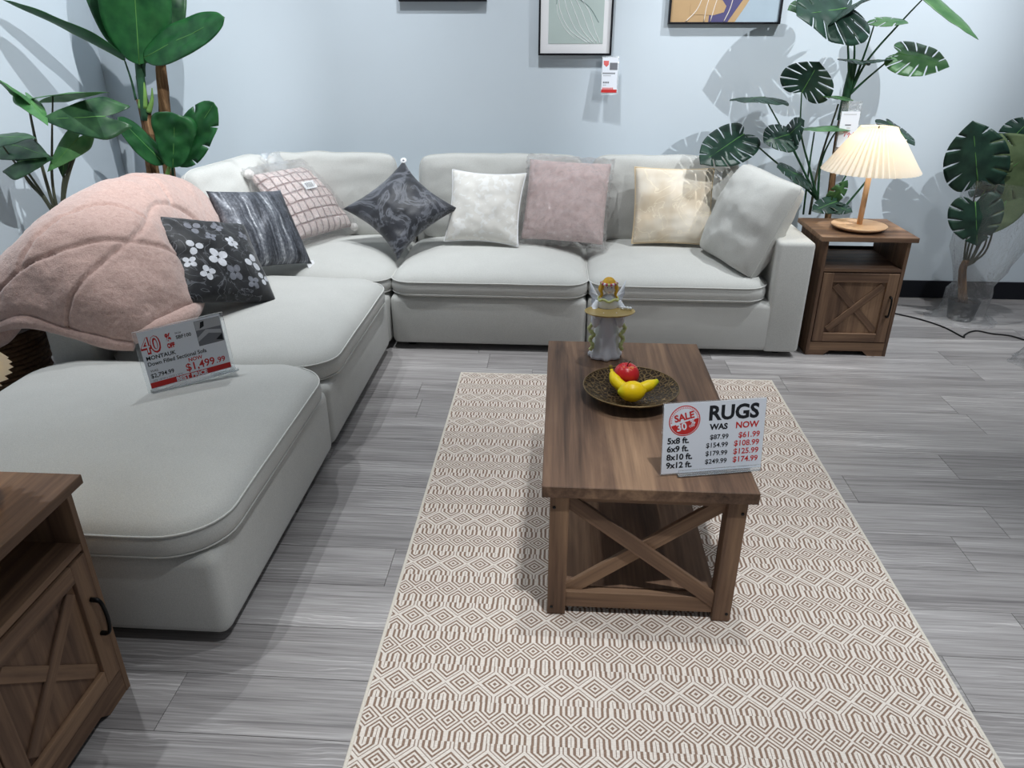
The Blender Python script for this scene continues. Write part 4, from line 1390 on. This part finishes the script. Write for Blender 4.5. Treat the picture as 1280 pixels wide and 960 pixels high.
    for k in range(4):
        bm = bmesh.new()
        bmesh.ops.create_icosphere(bm, subdivisions=2, radius=0.0058)
        for v in bm.verts: v.co *= 1 + 0.25 * noise.noise(v.co * 400 + Vector((k, 0, 0)))
        o = bmo('rosette', bm, M['glaze'], tr, True)
        o.location = (0.044 + 0.010 * k, -0.030 - 0.004 * k, 0.203)
    # garland of pale ribbons down both sides
    for s in (-1, 1):
        pts = catmull([(s * 0.050, -0.020, 0.140), (s * 0.064, -0.018, 0.118), (s * 0.048, -0.028, 0.098), (s * 0.060, -0.022, 0.080), (s * 0.050, -0.030, 0.058), (s * 0.057, -0.024, 0.040)], 6)
        tube('garland', pts, [0.005 + 0.003 * abs(math.sin(i * 0.9)) for i in range(len(pts))], M['ribbon'], e, 8)
    tube('collar', [(0.034 * math.cos(a), -0.004 + 0.026 * math.sin(a), 0.226 + 0.004 * math.sin(5 * a)) for a in [2 * PI * i / 28 for i in range(28)]], 0.0045, M['ribbon'], e, 6, True)
angel()

# ================================================================ framed pictures
def frame(label, x0, x1, z0, z1, d=0.036):
    e = empty('framed_picture', ((x0 + x1) / 2, WALL_Y, z0), 0, label, 'picture')
    hw, h = (x1 - x0) / 2, z1 - z0
    fw = 0.011
    fm = M['frame_black']
    box('frame_rail', -hw, hw, -d, -0.001, 0, fw, fm, e, 0.001, 1)
    box('frame_rail', -hw, hw, -d, -0.001, h - fw, h, fm, e, 0.001, 1)
    box('frame_stile', -hw, -hw + fw, -d, -0.001, fw, h - fw, fm, e, 0.001, 1)
    box('frame_stile', hw - fw, hw, -d, -0.001, fw, h - fw, fm, e, 0.001, 1)
    return e, hw - fw, fw, h - fw
M['frame_black'] = plain('black_frame', srgb(24, 24, 30), 0.4)
M['sage'] = plain('sage_print', srgb(186, 200, 196), 0.7, var=0.05, vs_=4)
M['tan'] = plain('tan_print', srgb(190, 158, 118), 0.7, var=0.06, vs_=6)
M['navy'] = plain('violet_print', srgb(86, 82, 124), 0.7, var=0.1, vs_=6)
M['mist'] = plain('blue_grey_print', srgb(172, 188, 200), 0.7, var=0.05, vs_=6)
M['cream_line'] = plain('cream_line', srgb(232, 222, 212), 0.7)
M['dark_line'] = plain('grey_line', srgb(120, 140, 138), 0.7)
def vp(name, parent, pts, y, mat, th=0.0006):
    """flat printed shape on an upright sheet: pts are (x, z)"""
    bm = bmesh.new()
    a = [bm.verts.new((x, y, z)) for x, z in pts]
    f = bm.faces.new(a)
    r_ = bmesh.ops.extrude_face_region(bm, geom=[f])
    for v in r_['geom']:
        if isinstance(v, bmesh.types.BMVert):
            v.co.y -= th
    return bmo(name, bm, mat, parent)
e, a, b, c = frame('black framed sage print with white line drawing above the pink bagged pillow', -0.135, 0.281, 1.414, 1.98)
box('mat_board', -a, a, -0.022, -0.004, b, c, M['white'], e)
pr = box('print', -a + 0.045, a - 0.040, -0.0235, -0.022, b + 0.050, c - 0.05, M['sage'], e)
def pline(pts, r_, mt):
    tube('drawn_line', [(x, -0.0238, z) for x, z in [(p.x, p.y) for p in catmull([Vector((q[0], q[1], 0)) for q in pts], 8)]], r_, mt, pr, 5)
for k in range(5):
    pline([(-0.10 + 0.03 * k, 0.30), (-0.085 + 0.04 * k, 0.22), (-0.03 + 0.035 * k, 0.13), (0.07 + 0.018 * k, 0.065)], 0.0016, M['white'])
pline([(-0.11, 0.26), (-0.10, 0.30), (-0.03, 0.305), (0.07, 0.25), (0.13, 0.17)], 0.0015, M['dark_line'])
pline([(-0.11, 0.26), (-0.10, 0.21), (-0.06, 0.14), (0.00, 0.085)], 0.0012, M['white'])
e, a, b, c = frame('black framed abstract print in tan violet and grey beside the tall plant', 0.588, 1.203, 1.574, 2.18)
pr = box('print', -a, a, -0.020, -0.006, b, c, M['tan'], e)
vp('violet_shape', pr, [(-0.085, b), (0.02, b), (0.13, 0.18), (0.16, c), (-0.14, c), (-0.16, 0.26), (-0.08, 0.20)], -0.0202, M['navy'])
vp('grey_shape', pr, [(0.06, b), (a, b), (a, 0.34), (0.20, 0.25), (0.11, 0.09)], -0.0206, M['mist'])
vp('tan_shape', pr, [(-0.19, 0.05), (-0.06, 0.045), (-0.005, 0.06), (0.005, 0.09), (-0.02, 0.12), (-0.10, 0.13), (-0.19, 0.10)], -0.0210, M['tan'])
for pts in ([(-0.21, 0.013), (-0.15, 0.08), (-0.11, 0.20)], [(-0.11, 0.013), (-0.10, 0.10), (-0.06, 0.24)], [(-0.075, 0.013), (-0.05, 0.12), (-0.005, 0.26)], [(0.0, 0.013), (0.03, 0.09), (0.05, 0.22)]):
    tube('drawn_line', [(p.x, -0.0214, p.y) for p in catmull([Vector((q[0], q[1], 0)) for q in pts], 6)], 0.0026, M['cream_line'], pr, 5)
e, a, b, c = frame('black framed picture at the top edge above the sofa corner', -0.926, -0.428, 1.690, 2.25)
box('print', -a, a, -0.020, -0.004, b, c, M['sage'], e)

# price tag hanging from the middle picture
e = empty('price_tag', (0.276, WALL_Y - 0.045, 1.416), 0, 'white and red price tag hanging below the sage print', 'price tag')
e.rotation_euler = (R(-8), 0, R(-4))
box('sleeve', -0.046, 0.052, -0.002, 0.0005, -0.212, -0.004, M['film'], e)
cd_ = box('card', -0.042, 0.046, -0.004, -0.0022, -0.200, -0.012, M['paper'], e)
vp('red_shield', cd_, [(-0.036, -0.030), (-0.006, -0.030), (-0.006, -0.050), (-0.018, -0.062), (-0.034, -0.050)], -0.0041, M['pinkred'])
vp('printed_picture', cd_, [(0.0, -0.040), (0.044, -0.040), (0.044, -0.078), (0.0, -0.078)], -0.0041, M['greyink'])
for z_, x0, x1, h_, mt in [(-0.092, -0.038, 0.034, 0.008, 'greyink'), (-0.106, -0.034, 0.014, 0.005, 'lgrey'), (-0.140, -0.034, 0.008, 0.009, 'greyink'), (-0.156, -0.032, -0.006, 0.005, 'lgrey'), (-0.172, -0.036, 0.034, 0.012, 'pinkred')]:
    n_ = int((x1 - x0) / 0.009)
    for k in range(n_):
        vp('print_mark', cd_, [(x0 + k * 0.009, z_), (x0 + k * 0.009 + 0.0066, z_), (x0 + k * 0.009 + 0.0066, z_ - h_), (x0 + k * 0.009, z_ - h_)], -0.0041, M[mt])
vp('red_bar', cd_, [(-0.042, -0.182), (0.046, -0.182), (0.046, -0.199), (-0.042, -0.199)], -0.0041, M['red'])

# ================================================================ plants
HEART = [(0.03, 0.0), (-0.13, 0.32), (-0.13, 0.66), (0.06, 0.95), (0.34, 1.0), (0.60, 0.84), (0.83, 0.46), (1.0, 0.0)]
ARROW = [(0.0, 0.0), (-0.40, 0.42), (-0.30, 0.60), (-0.02, 0.98), (0.20, 0.90), (0.50, 0.64), (0.80, 0.28), (1.0, 0.0)]
BLADE = [(0.0, 0.0), (0.02, 0.30), (0.10, 0.68), (0.26, 0.96), (0.50, 1.0), (0.74, 0.86), (0.92, 0.48), (1.0, 0.0)]
def leaf(parent, B, T, W, n, mat, shape=HEART, K=0, cup=0.15, droop=0.15, gap=0.34, t0=0.42, rib=True, wav=0.02, seed=0, rib_mat=None, thick=0.0016):
    B = Vector(B); T = Vector(T); n = Vector(n)
    a = (T - B)
    L = a.length
    a.normalize()
    n = (n - a * n.dot(a)).normalized()
    s = n.cross(a)
    half = catmull([Vector((x, y, 0)) for x, y in shape], 8)
    # arc-length lookup on the half outline
    cum = [0]
    for i in range(1, len(half)):
        cum.append(cum[-1] + (Vector((half[i].x * L, half[i].y * W / 2, 0)) - Vector((half[i - 1].x * L, half[i - 1].y * W / 2, 0))).length)
    def mar(q):
        q *= cum[-1]
        for i in range(1, len(half)):
            if cum[i] >= q - 1e-9:
                f_ = (q - cum[i - 1]) / max(1e-9, cum[i] - cum[i - 1])
                return half[i - 1].lerp(half[i], f_)
        return half[-1]
    def pos(x, y, sg):
        yy = y * W / 2
        z = -cup * W * (abs(y) ** 1.6) * 0.5 - droop * L * (x - 0.0) ** 2 * 0.5
        z += wav * W * noise.noise(Vector((x * 4 + seed, y * 2 * sg, seed * 1.7)))
        return B + a * (x * L) + s * (sg * yy) + n * z
    V, F = [], []
    kk = K if K else 8
    for sg in (1, -1):
        for k in range(kk):
            q0, q1 = k / kk, (k + 1) / kk
            x0, x1 = 0.02 + 0.86 * (k / kk) ** 1.1, 0.02 + 0.86 * ((k + 1) / kk) ** 1.1
            M0, M1 = mar(q0), mar(q1)
            nw, nl = 4, 7
            idx = {}
            for j in range(nl + 1):
                t = j / nl
                g = 0.0
                if K and t > t0:
                    g = gap * min(1.0, (t - t0) / 0.16) * (1 - 0.5 * (t - t0) / (1 - t0))
                if K and t > 0.97:
                    g += 0.05
                for i in range(nw + 1):
                    f_ = i / nw
                    lo = g * 0.5 if k > 0 else 0.0
                    hi = 1 - g * 0.5 if k < kk - 1 else 1.0
                    f2 = lo + (hi - lo) * f_
                    mx = mar(q0 + (q1 - q0) * f2)
                    xr = x0 + (x1 - x0) * f2
                    cx_ = xr + (mx.x - xr) * (t ** 1.15)
                    cy_ = mx.y * (t ** 0.92)
                    idx[j, i] = len(V)
                    V.append(pos(cx_, cy_, sg))
            for j in range(nl):
                for i in range(nw):
                    q = (idx[j, i], idx[j, i + 1], idx[j + 1, i + 1], idx[j + 1, i])
                    F.append(q if sg < 0 else q[::-1])
    bm = bmesh.new()
    bv = [bm.verts.new(p) for p in V]
    for q in F:
        bm.faces.new([bv[i] for i in q])
    bmesh.ops.remove_doubles(bm, verts=bm.verts, dist=0.0004)
    bmesh.ops.dissolve_degenerate(bm, edges=bm.edges, dist=0.00005)
    me = bpy.data.meshes.new('leaf')
    bm.to_mesh(me)
    bm.free()
    o = link('leaf', me, mat, parent, True)
    md = o.modifiers.new('solid', 'SOLIDIFY')
    md.thickness = thick
    md.offset = -1
    if rib:
        pts = [pos(x, 0, 1) + n * 0.0006 for x in [0.0, 0.15, 0.3, 0.45, 0.6, 0.75, 0.9, 0.97]]
        tube('midrib', pts, [0.0032 * (1 - 0.75 * i / 7) for i in range(8)], rib_mat or M['rib'], o, 6)
    return o
def stalk(parent, pts, r0, r1, mat, name='stalk'):
    p = catmull(pts, 6) if len(pts) > 2 else [Vector(pts[0]), (Vector(pts[0]) + Vector(pts[1])) / 2, Vector(pts[1])]
    n_ = len(p)
    return tube(name, p, [r0 + (r1 - r0) * i / (n_ - 1) for i in range(n_)], mat, parent, 8)
def pot(parent, c, r, h, mat):
    o = lathe('pot', [(r * 0.78, 0.0), (r * 0.8, 0.004), (r, h), (r * 0.94, h), (r * 0.9, h * 0.86), (0.002, h * 0.86)], mat, parent, 32, loc=c)
    lathe('soil', [(r * 0.88, h * 0.87), (r * 0.5, h * 0.885), (0.002, h * 0.89)], M['soil'], o, 24)
    return o

# ---- banana tree in the corner
bt = empty('banana_plant', (0, 0, 0), 0, 'tall banana plant with broad leaves in the corner behind the sofa', 'plant')
BY = 4.22
pot(bt, (-2.33, 4.30, 0.0), 0.15, 0.26, M['pot'])
def trunk(pts, r0, r1, seed, name='trunk'):
    p = catmull(pts, 10)
    V, F = tubemesh(p, [r0 + (r1 - r0) * i / (len(p) - 1) for i in range(len(p))], 14)
    V = [Vector(v) for v in V]
    V = [v + (v - p[min(i // 14, len(p) - 1)]).normalized() * 0.006 * noise.noise(Vector((v.x * 60, v.y * 60, v.z * 9 + seed))) for i, v in enumerate(V)]
    return pyd(name, V, F, M['trunk'], bt)
trunk([(-2.31, 4.29, 0.22), at(213, 225, 4.27), at(205, 130, 4.26), at(200, 60, 4.26), at(196, -40, 4.26)], 0.034, 0.026, 1)
trunk([(-2.35, 4.24, 0.22), at(193, 225, 4.22), at(186, 165, 4.21), at(177, 124, 4.21)], 0.038, 0.030, 2)
for u0, u1, vb, vt in [(176, 170, 135, 95), (181, 176, 135, 88), (186, 190, 140, 110)]:
    stalk(bt, [at(u0, vb, 4.19), at((u0 + u1) / 2 + 2, (vb + vt) / 2, 4.185), at(u1, vt, 4.19)], 0.016, 0.003, M['stalk_light'], 'sheath')
stalk(bt, [at(182, 150, 4.20), at(176, 100, 4.19), at(172, 60, 4.18), at(168, -10, 4.15)], 0.026, 0.018, M['stalk'])
GL = M['banana_leaf']
leaf(bt, at(174, 80, 4.14), at(160, -130, 4.06), 0.34, (0.45, -0.85, 0.1), GL, BLADE, 0, 0.10, 0.05, wav=0.06, seed=1)
leaf(bt, at(172, 70, 4.24), at(112, -60, 4.26), 0.24, (0.5, -0.8, 0.2), GL, BLADE, 0, 0.15, 0.05, wav=0.07, seed=2)
leaf(bt, at(180, 72, 4.14), at(278, 20, 4.00), 0.185, (0.25, -0.85, 0.45), GL, BLADE, 0, 0.06, 0.06, wav=0.05, seed=3)
stalk(bt, [at(180, 95, 4.2), at(180, 82, 4.18), at(184, 70, 4.15)], 0.010, 0.006, M['stalk'])
leaf(bt, at(156, 76, 4.16), at(4, -8, 3.75), 0.17, (0.25, 0.30, 0.9), GL, BLADE, 0, -0.35, 0.10, wav=0.05, seed=4)
stalk(bt, [at(170, 125, 4.2), at(164, 100, 4.18), at(156, 76, 4.16)], 0.007, 0.004, M['stalk'])
leaf(bt, at(206, 48, 4.30), at(204, -70, 4.36), 0.22, (0.2, -0.9, 0.1), M['aloc_leaf'], BLADE, 0, 0.1, 0.05, wav=0.05, seed=5)
leaf(bt, at(216, 210, 4.10), at(218, 142, 4.06), 0.23, (0.35, -0.9, 0.15), GL, [(0.0, 0.0), (0.05, 0.35), (0.22, 0.62), (0.5, 0.82), (0.80, 1.0), (0.95, 0.80), (0.99, 0.4), (1.0, 0.0)], 0, 0.04, 0.05, 0.10, 0.6, wav=0.10, seed=6)
leaf(bt, at(220, 206, 4.16), at(266, 128, 4.10), 0.20, (0.2, -0.9, 0.3), GL, BLADE, 4, 0.06, 0.05, 0.10, 0.65, wav=0.12, seed=7)
leaf(bt, at(205, 205, 4.12), at(148, 146, 3.98), 0.13, (0.75, -0.5, 0.3), GL, BLADE, 0, 0.2, 0.05, wav=0.06, seed=8)
stalk(bt, [at(204, 232, 4.17), at(209, 218, 4.14), at(212, 208, 4.12)], 0.014, 0.010, M['stalk_light'])
stalk(bt, [at(216, 232, 4.2), at(216, 214, 4.19), at(214, 200, 4.18)], 0.010, 0.006, M['stalk'])

# ---- arrow-leaved plant behind the sofa back
al = empty('alocasia_plant', (0, 0, 0), 0, 'slender plant with dark arrow shaped leaves behind the comforter', 'plant')
AY = 3.45
pot(al, (-2.50, 3.50, 0.0), 0.13, 0.30, M['pot'])
root = Vector((-2.49, 3.49, 0.26))
j0 = at(76, 282, AY)
stalk(al, [root, j0 + Vector((-0.01, 0.02, -0.2)), j0], 0.024, 0.018, M['stalk_light'], 'stem')
def al_leaf(b, t, w_, n_, yb, yt, st_, mt, cup, sd, dr=0.15):
    Bp = at(b[0], b[1], yb); Tp = at(t[0], t[1], yt)
    leaf(al, Bp, Tp, w_, n_, M[mt], ARROW, 0, cup, dr, wav=0.03, seed=sd)
    stalk(al, [j0 + Vector((0, 0, -0.02))] + [at(q[0], q[1], AY - 0.01) for q in st_] + [Bp], 0.008, 0.0035, M['stalk_brown'])
al_leaf((34, 122), (-8, 92), 0.13, (0.3, -0.35, 0.9), 3.42, 3.25, [(62, 240), (46, 180)], 'aloc_light', 0.4, 11)
al_leaf((34, 124), (60, 152), 0.11, (0.5, -0.3, 0.8), 3.42, 3.25, [(60, 236), (44, 175)], 'aloc_light', 0.3, 12)
al_leaf((66, 120), (136, 108), 0.12, (0.0, 0.25, 0.95), 3.44, 3.32, [(66, 232), (65, 180)], 'aloc_light', 0.3, 13)
al_leaf((132, 146), (50, 148), 0.22, (0.1, -0.80, 0.6), 3.40, 3.30, [(82, 235), (96, 190), (112, 160)], 'aloc_leaf', 0.10, 14, 0.05)
al_leaf((98, 172), (58, 214), 0.12, (0.6, -0.3, 0.7), 3.41, 3.30, [(80, 240), (86, 208)], 'aloc_light', 0.35, 15)
al_leaf((12, 180), (58, 192), 0.17, (-0.2, -0.5, 0.85), 3.42, 3.28, [(58, 250), (30, 208)], 'aloc_leaf', 0.25, 16)
al_leaf((-4, 172), (42, 168), 0.16, (-0.1, -0.35, 0.93), 3.22, 3.12, [(56, 250), (20, 205)], 'aloc_leaf', 0.25, 17)
al_leaf((22, 202), (64, 196), 0.18, (0.0, -0.75, 0.65), 3.36, 3.30, [(62, 256), (36, 228)], 'aloc_leaf', 0.15, 18)
al_leaf((80, 196), (78, 222), 0.07, (0.5, -0.6, 0.6), 3.45, 3.42, [(78, 240), (80, 218)], 'aloc_leaf', 0.2, 19)
leaf(al, at(82, 270, 3.38), at(108, 248, 3.30), 0.08, (0.0, -0.4, 0.9), M['aloc_leaf'], ARROW, 0, 0.3, 0.1, seed=20)

# ---- tall split-leaf plant behind the lamp table
mo = empty('monstera_plant', (0, 0, 0), 0, 'tall split leaf plant rising behind the lamp and side table', 'plant')
MY = 4.36
pot(mo, (1.57, 4.36, 0.0), 0.16, 0.30, M['pot'])
stalk(mo, [(1.58, 4.37, 0.26), at(1036, 262, 4.38), at(1046, 180, 4.38), at(1056, 130, 4.38)], 0.020, 0.017, M['trunk'], 'moss_pole')
stalk(mo, [at(1052, 150, 4.36), at(1060, 110, 4.35), at(1068, 75, 4.34)], 0.026, 0.020, M['stalk'], 'stem')
def mo_leaf(b, t, w_, n_, yb, yt, st_, mt='mons_leaf', cup=0.15, sd=0, dr=0.15, K=7, r=0.0055, par=None, sh=HEART, gp=0.20):
    p_ = par or mo
    Bp = at(b[0], b[1], yb); Tp = at(t[0], t[1], yt)
    leaf(p_, Bp, Tp, w_, n_, M[mt], sh, K, cup, dr, gp, 0.28, wav=0.03, seed=sd)
    if st_:
        stalk(p_, [at(*q) for q in st_] + [Bp], r + 0.002, r * 0.6, M['stalk'])
# lower tier
hub = (1022, 250, 4.36)
mo_leaf((930, 168), (876, 202), 0.26, (-0.25, -0.75, 0.6), 4.22, 4.05, [hub, (1000, 228, 4.33), (962, 196, 4.27)], sd=21)
mo_leaf((956, 122), (932, 122), 0.29, (-0.05, -0.15, 0.97), 4.26, 4.00, [hub, (1006, 216, 4.33), (980, 166, 4.28)], sd=22)
mo_leaf((1002, 116), (1024, 78), 0.28, (0.05, -0.75, 0.62), 4.25, 4.20, [hub, (1012, 210, 4.33), (1001, 165, 4.28)], sd=23)
mo_leaf((987, 168), (956, 176), 0.20, (-0.1, -0.7, 0.7), 4.20, 4.12, [hub, (1004, 212, 4.3), (992, 186, 4.24)], sd=24)
mo_leaf((984, 172), (1004, 150), 0.17, (-0.4, -0.6, 0.65), 4.22, 4.14, None, sd=25)
mo_leaf((1052, 158), (1004, 158), 0.16, (0.0, -0.05, 1.0), 4.30, 4.16, [hub, (1026, 205, 4.34), (1040, 172, 4.32)], 'mons_light', sd=26, K=0)
mo_leaf((1005, 222), (974, 206), 0.20, (-0.2, -0.55, 0.8), 4.26, 4.14, [hub, (1014, 236, 4.32)], sd=27)
stalk(mo, [at(1012, 268, 4.36), at(1024, 205, 4.35), at(1048, 130, 4.35)], 0.008, 0.005, M['stalk_brown'])
stalk(mo, [at(1004, 268, 4.36), at(1012, 205, 4.35), at(1018, 165, 4.35)], 0.006, 0.004, M['stalk'])
stalk(mo, [at(1048, 268, 4.30), at(1084, 225, 4.30), at(1110, 190, 4.28)], 0.007, 0.004, M['stalk'])
stalk(mo, [at(1030, 262, 4.30), at(1050, 232, 4.30), at(1062, 212, 4.30)], 0.007, 0.004, M['stalk'])
mo_leaf((1108, 152), (1146, 178), 0.16, (0.2, -0.3, 0.92), 4.24, 4.06, None, sd=28)
mo_leaf((1126, 196), (1148, 214), 0.13, (0.2, -0.4, 0.9), 4.22, 4.10, None, sd=29)
mo_leaf((1046, 252), (1016, 262), 0.13, (0.0, -0.5, 0.85), 4.22, 4.14, None, sd=30, K=4)
mo_leaf((1040, 256), (1066, 264), 0.12, (0.1, -0.5, 0.85), 4.22, 4.14, None, sd=31, K=4)
mo_leaf((1040, 250), (1060, 226), 0.09, (0.3, -0.7, 0.6), 4.26, 4.22, None, 'mons_light', sd=32, K=4)
# upper tier
hub2 = (1062, 118, 4.34)
mo_leaf((1066, 10), (1000, 14), 0.40, (-0.1, -0.75, 0.6), 4.20, 4.02, [hub2, (1068, 70, 4.30)], sd=33, gp=0.13)
mo_leaf((1056, 12), (1092, -8), 0.32, (0.1, -0.70, 0.65), 4.16, 4.00, [hub2, (1060, 60, 4.28)], sd=34, gp=0.13)
mo_leaf((1048, 2), (986, 8), 0.24, (-0.2, -0.55, 0.8), 4.26, 4.16, None, 'mons_light', sd=35)
mo_leaf((1122, 66), (1188, 80), 0.25, (0.15, -0.72, 0.68), 4.25, 4.12, [hub2, (1084, 98, 4.32)], 'mons_light', sd=36)
mo_leaf((1160, -8), (1228, 44), 0.16, (0.45, -0.55, 0.7), 4.18, 4.00, [hub2, (1084, 76, 4.30), (1124, 30, 4.24)], 'mons_light', sd=37, K=0)
mo_leaf((1082, 76), (1118, 72), 0.15, (0.0, -0.15, 0.98), 4.30, 4.16, None, sd=38)
mo_leaf((1076, 76), (1050, 72), 0.14, (0.0, -0.20, 0.97), 4.30, 4.20, None, sd=39)
mo_leaf((1095, 24), (1136, 26), 0.14, (0.0, -0.4, 0.9), 4.26, 4.14, [hub2, (1082, 64, 4.31)], 'mons_light', sd=40, K=4)
mo_leaf((1058, 122), (1030, 118), 0.10, (0.0, -0.2, 0.97), 4.30, 4.20, None, 'mons_light', sd=41, K=3)
# paper tag in a clear sleeve on the stem
e = empty('price_tag', at(1064, 138, 4.24), 0, 'white plant tag with red handwriting hanging behind the lamp shade', 'price tag')
e.rotation_euler = (R(-4), 0, R(-3))
box('sleeve', -0.052, 0.052, -0.0015, 0.0005, -0.205, 0.045, M['film'], e)
cd_ = box('card', -0.047, 0.047, -0.004, -0.0022, -0.185, -0.005, M['paper'], e)
vp('print_mark', cd_, [(-0.035, -0.018), (0.030, -0.018), (0.030, -0.021), (-0.035, -0.021)], -0.0041, M['lgrey'])
vp('print_mark', cd_, [(-0.020, -0.070), (0.010, -0.070), (0.010, -0.076), (-0.020, -0.076)], -0.0041, M['greyink'])
vp('print_mark', cd_, [(-0.010, -0.086), (0.008, -0.086), (0.008, -0.090), (-0.010, -0.090)], -0.0041, M['lgrey'])
sc = [(-0.022, -0.112), (-0.012, -0.100), (-0.016, -0.132), (-0.004, -0.108), (0.000, -0.124), (0.008, -0.110), (0.004, -0.146), (0.012, -0.116), (0.020, -0.124), (0.030, -0.108)]
tube('handwriting', [(p.x, -0.0044, p.y) for p in catmull([Vector((q[0], q[1], 0)) for q in sc], 5)], 0.0012, M['red'], cd_, 5)

# ---- small split-leaf plant in a clear sleeve on the floor
wp = empty('wrapped_plant', (0, 0, 0), 0, 'small split leaf plant wrapped in clear plastic on the floor by the wall', 'plant')
WX, WYY = 2.40, 4.27
p0 = pot(wp, (WX, WYY, 0.001), 0.085, 0.115, M['pot'])
stalk(wp, [(WX - 0.005, WYY, 0.10), at(1203, 340, 4.28), at(1208, 325, 4.28)], 0.026, 0.018, M['trunk'], 'stem')
for i, (b, t, w_, n_, yb, yt, mt) in enumerate([
        ((1222, 226), (1216, 152), 0.30, (-0.45, -0.85, 0.2), 4.16, 4.13, 'mons_leaf'),
        ((1240, 228), (1310, 176), 0.42, (-0.40, -0.85, 0.1), 4.24, 4.18, 'olive_leaf'),
        ((1250, 222), (1216, 200), 0.20, (-0.45, -0.85, 0.1), 4.20, 4.18, 'olive_leaf'),
        ((1219, 252), (1222, 308), 0.26, (-0.40, -0.80, 0.45), 4.14, 4.10, 'mons_leaf'),
        ((1268, 228), (1240, 292), 0.22, (-0.40, -0.85, 0.2), 4.22, 4.16, 'olive_leaf'),
        ((1226, 246), (1250, 212), 0.16, (-0.4, -0.8, 0.3), 4.24, 4.22, 'mons_leaf'),
        ((1262, 176), (1292, 146), 0.16, (-0.4, -0.9, 0.2), 4.30, 4.28, 'mons_leaf')]):
    leaf(wp, at(b[0], b[1], yb), at(t[0], t[1], yt), w_, n_, M[mt], HEART, 0 if mt == 'olive_leaf' and i > 3 else 6, 0.12, 0.1, 0.08 if mt == 'olive_leaf' else 0.15, 0.50, wav=0.03, seed=50 + i)
    stalk(wp, [at(1204 + i * 2, 335 - i, 4.28), at(1208 + i * 5, 300, 4.27), at(b[0], b[1], yb)], 0.007, 0.004, M['stalk_brown'])
def crumple(name, prof, parent, seed, mat, loc, seg=44, amp=0.16, lean=(0, 0)):
    V, F = [], []
    for j, (r_, z_) in enumerate(prof):
        for i in range(seg):
            a = 2 * PI * i / seg
            k = 1 + amp * noise.noise(Vector((math.cos(a) * 2.4 + seed, math.sin(a) * 2.4, z_ * 9))) + amp * 0.6 * noise.noise(Vector((math.cos(a) * 7, math.sin(a) * 7 + seed, z_ * 22)))
            V.append((r_ * k * math.cos(a) + lean[0] * z_, r_ * k * math.sin(a) + lean[1] * z_, z_ + (0.010 * noise.noise(Vector((a * 3, seed, j))) if 0.002 < z_ else 0)))
    for j in range(len(prof) - 1):
        for i in range(seg):
            k = (i + 1) % seg
            F.append((j * seg + i, j * seg + k, (j + 1) * seg + k, (j + 1) * seg + i))
    o = pyd(name, V, F, mat, parent)
    o.location = loc
    return o
crumple('plastic_sleeve', [(0.19, 0.002), (0.155, 0.010), (0.125, 0.04), (0.115, 0.10), (0.12, 0.17), (0.10, 0.22), (0.13, 0.30), (0.17, 0.42), (0.20, 0.56), (0.22, 0.70), (0.23, 0.82)], wp, 3, M['film2'], (WX, WYY, 0), amp=0.14, lean=(0.07, -0.05))
# bundle of clear plastic on the floor
e = empty('plastic_bundle', (2.50, 3.60, 0), 0, 'crumpled clear plastic round a dark pot base at the right edge', 'plastic wrap')
lathe('dark_base', [(0.070, 0.001), (0.085, 0.004), (0.088, 0.022), (0.075, 0.028), (0.002, 0.026)], plain('smoky_base', srgb(70, 78, 88), 0.4), e, 28)
crumple('film', [(0.150, 0.002), (0.130, 0.012), (0.115, 0.045), (0.095, 0.075), (0.10, 0.12), (0.12, 0.17)], e, 8, M['film2'], (0, 0, 0), amp=0.2)

# lamp cord on the floor
pts = [at(1085, 382, 4.36)] + [None] * 0
def fl(u, v):
    d = ray(u, v)
    t = -CAM_H / d.z
    q = d * t
    return Vector((q.x, q.y, 0.0045))
cp = catmull([fl(1098, 388), fl(1120, 393), fl(1150, 400), fl(1180, 410), fl(1203, 422), fl(1205, 420), fl(1212, 416), fl(1222, 414.5), fl(1240, 418), fl(1262, 420.5), fl(1285, 427), fl(1310, 432)], 8)
tag(tube('power_cord', cp, 0.0042, M['cord'], None, 8), 'black power cord lying across the floor beside the side table', 'cord')

# wicker basket behind the left sofa back
def basket():
    e = empty('wicker_basket', (-2.47, 2.88, 0), 0, 'brown wicker basket on the floor behind the ottoman at the left edge', 'basket')
    lathe('liner', [(0.15, 0.002), (0.155, 0.006), (0.185, 0.33), (0.178, 0.33), (0.148, 0.02), (0.002, 0.018)], M['wood_back'], e, 32)
    for k in range(15):
        z_ = 0.014 + k * 0.0225
        r_ = 0.160 + 0.032 * z_ / 0.33
        tube('wicker_strand', [((r_ + 0.004 * math.sin(i * PI / 2 + k * PI)) * Vector((math.cos(2 * PI * i / 48), math.sin(2 * PI * i / 48), 0))) + Vector((0, 0, z_)) for i in range(48)], 0.0115, M['wicker'], e, 7, True)
    tube('basket_rim', [(0.193 * math.cos(2 * PI * i / 48), 0.193 * math.sin(2 * PI * i / 48), 0.352) for i in range(48)], 0.015, M['wicker'], e, 8, True)
basket()
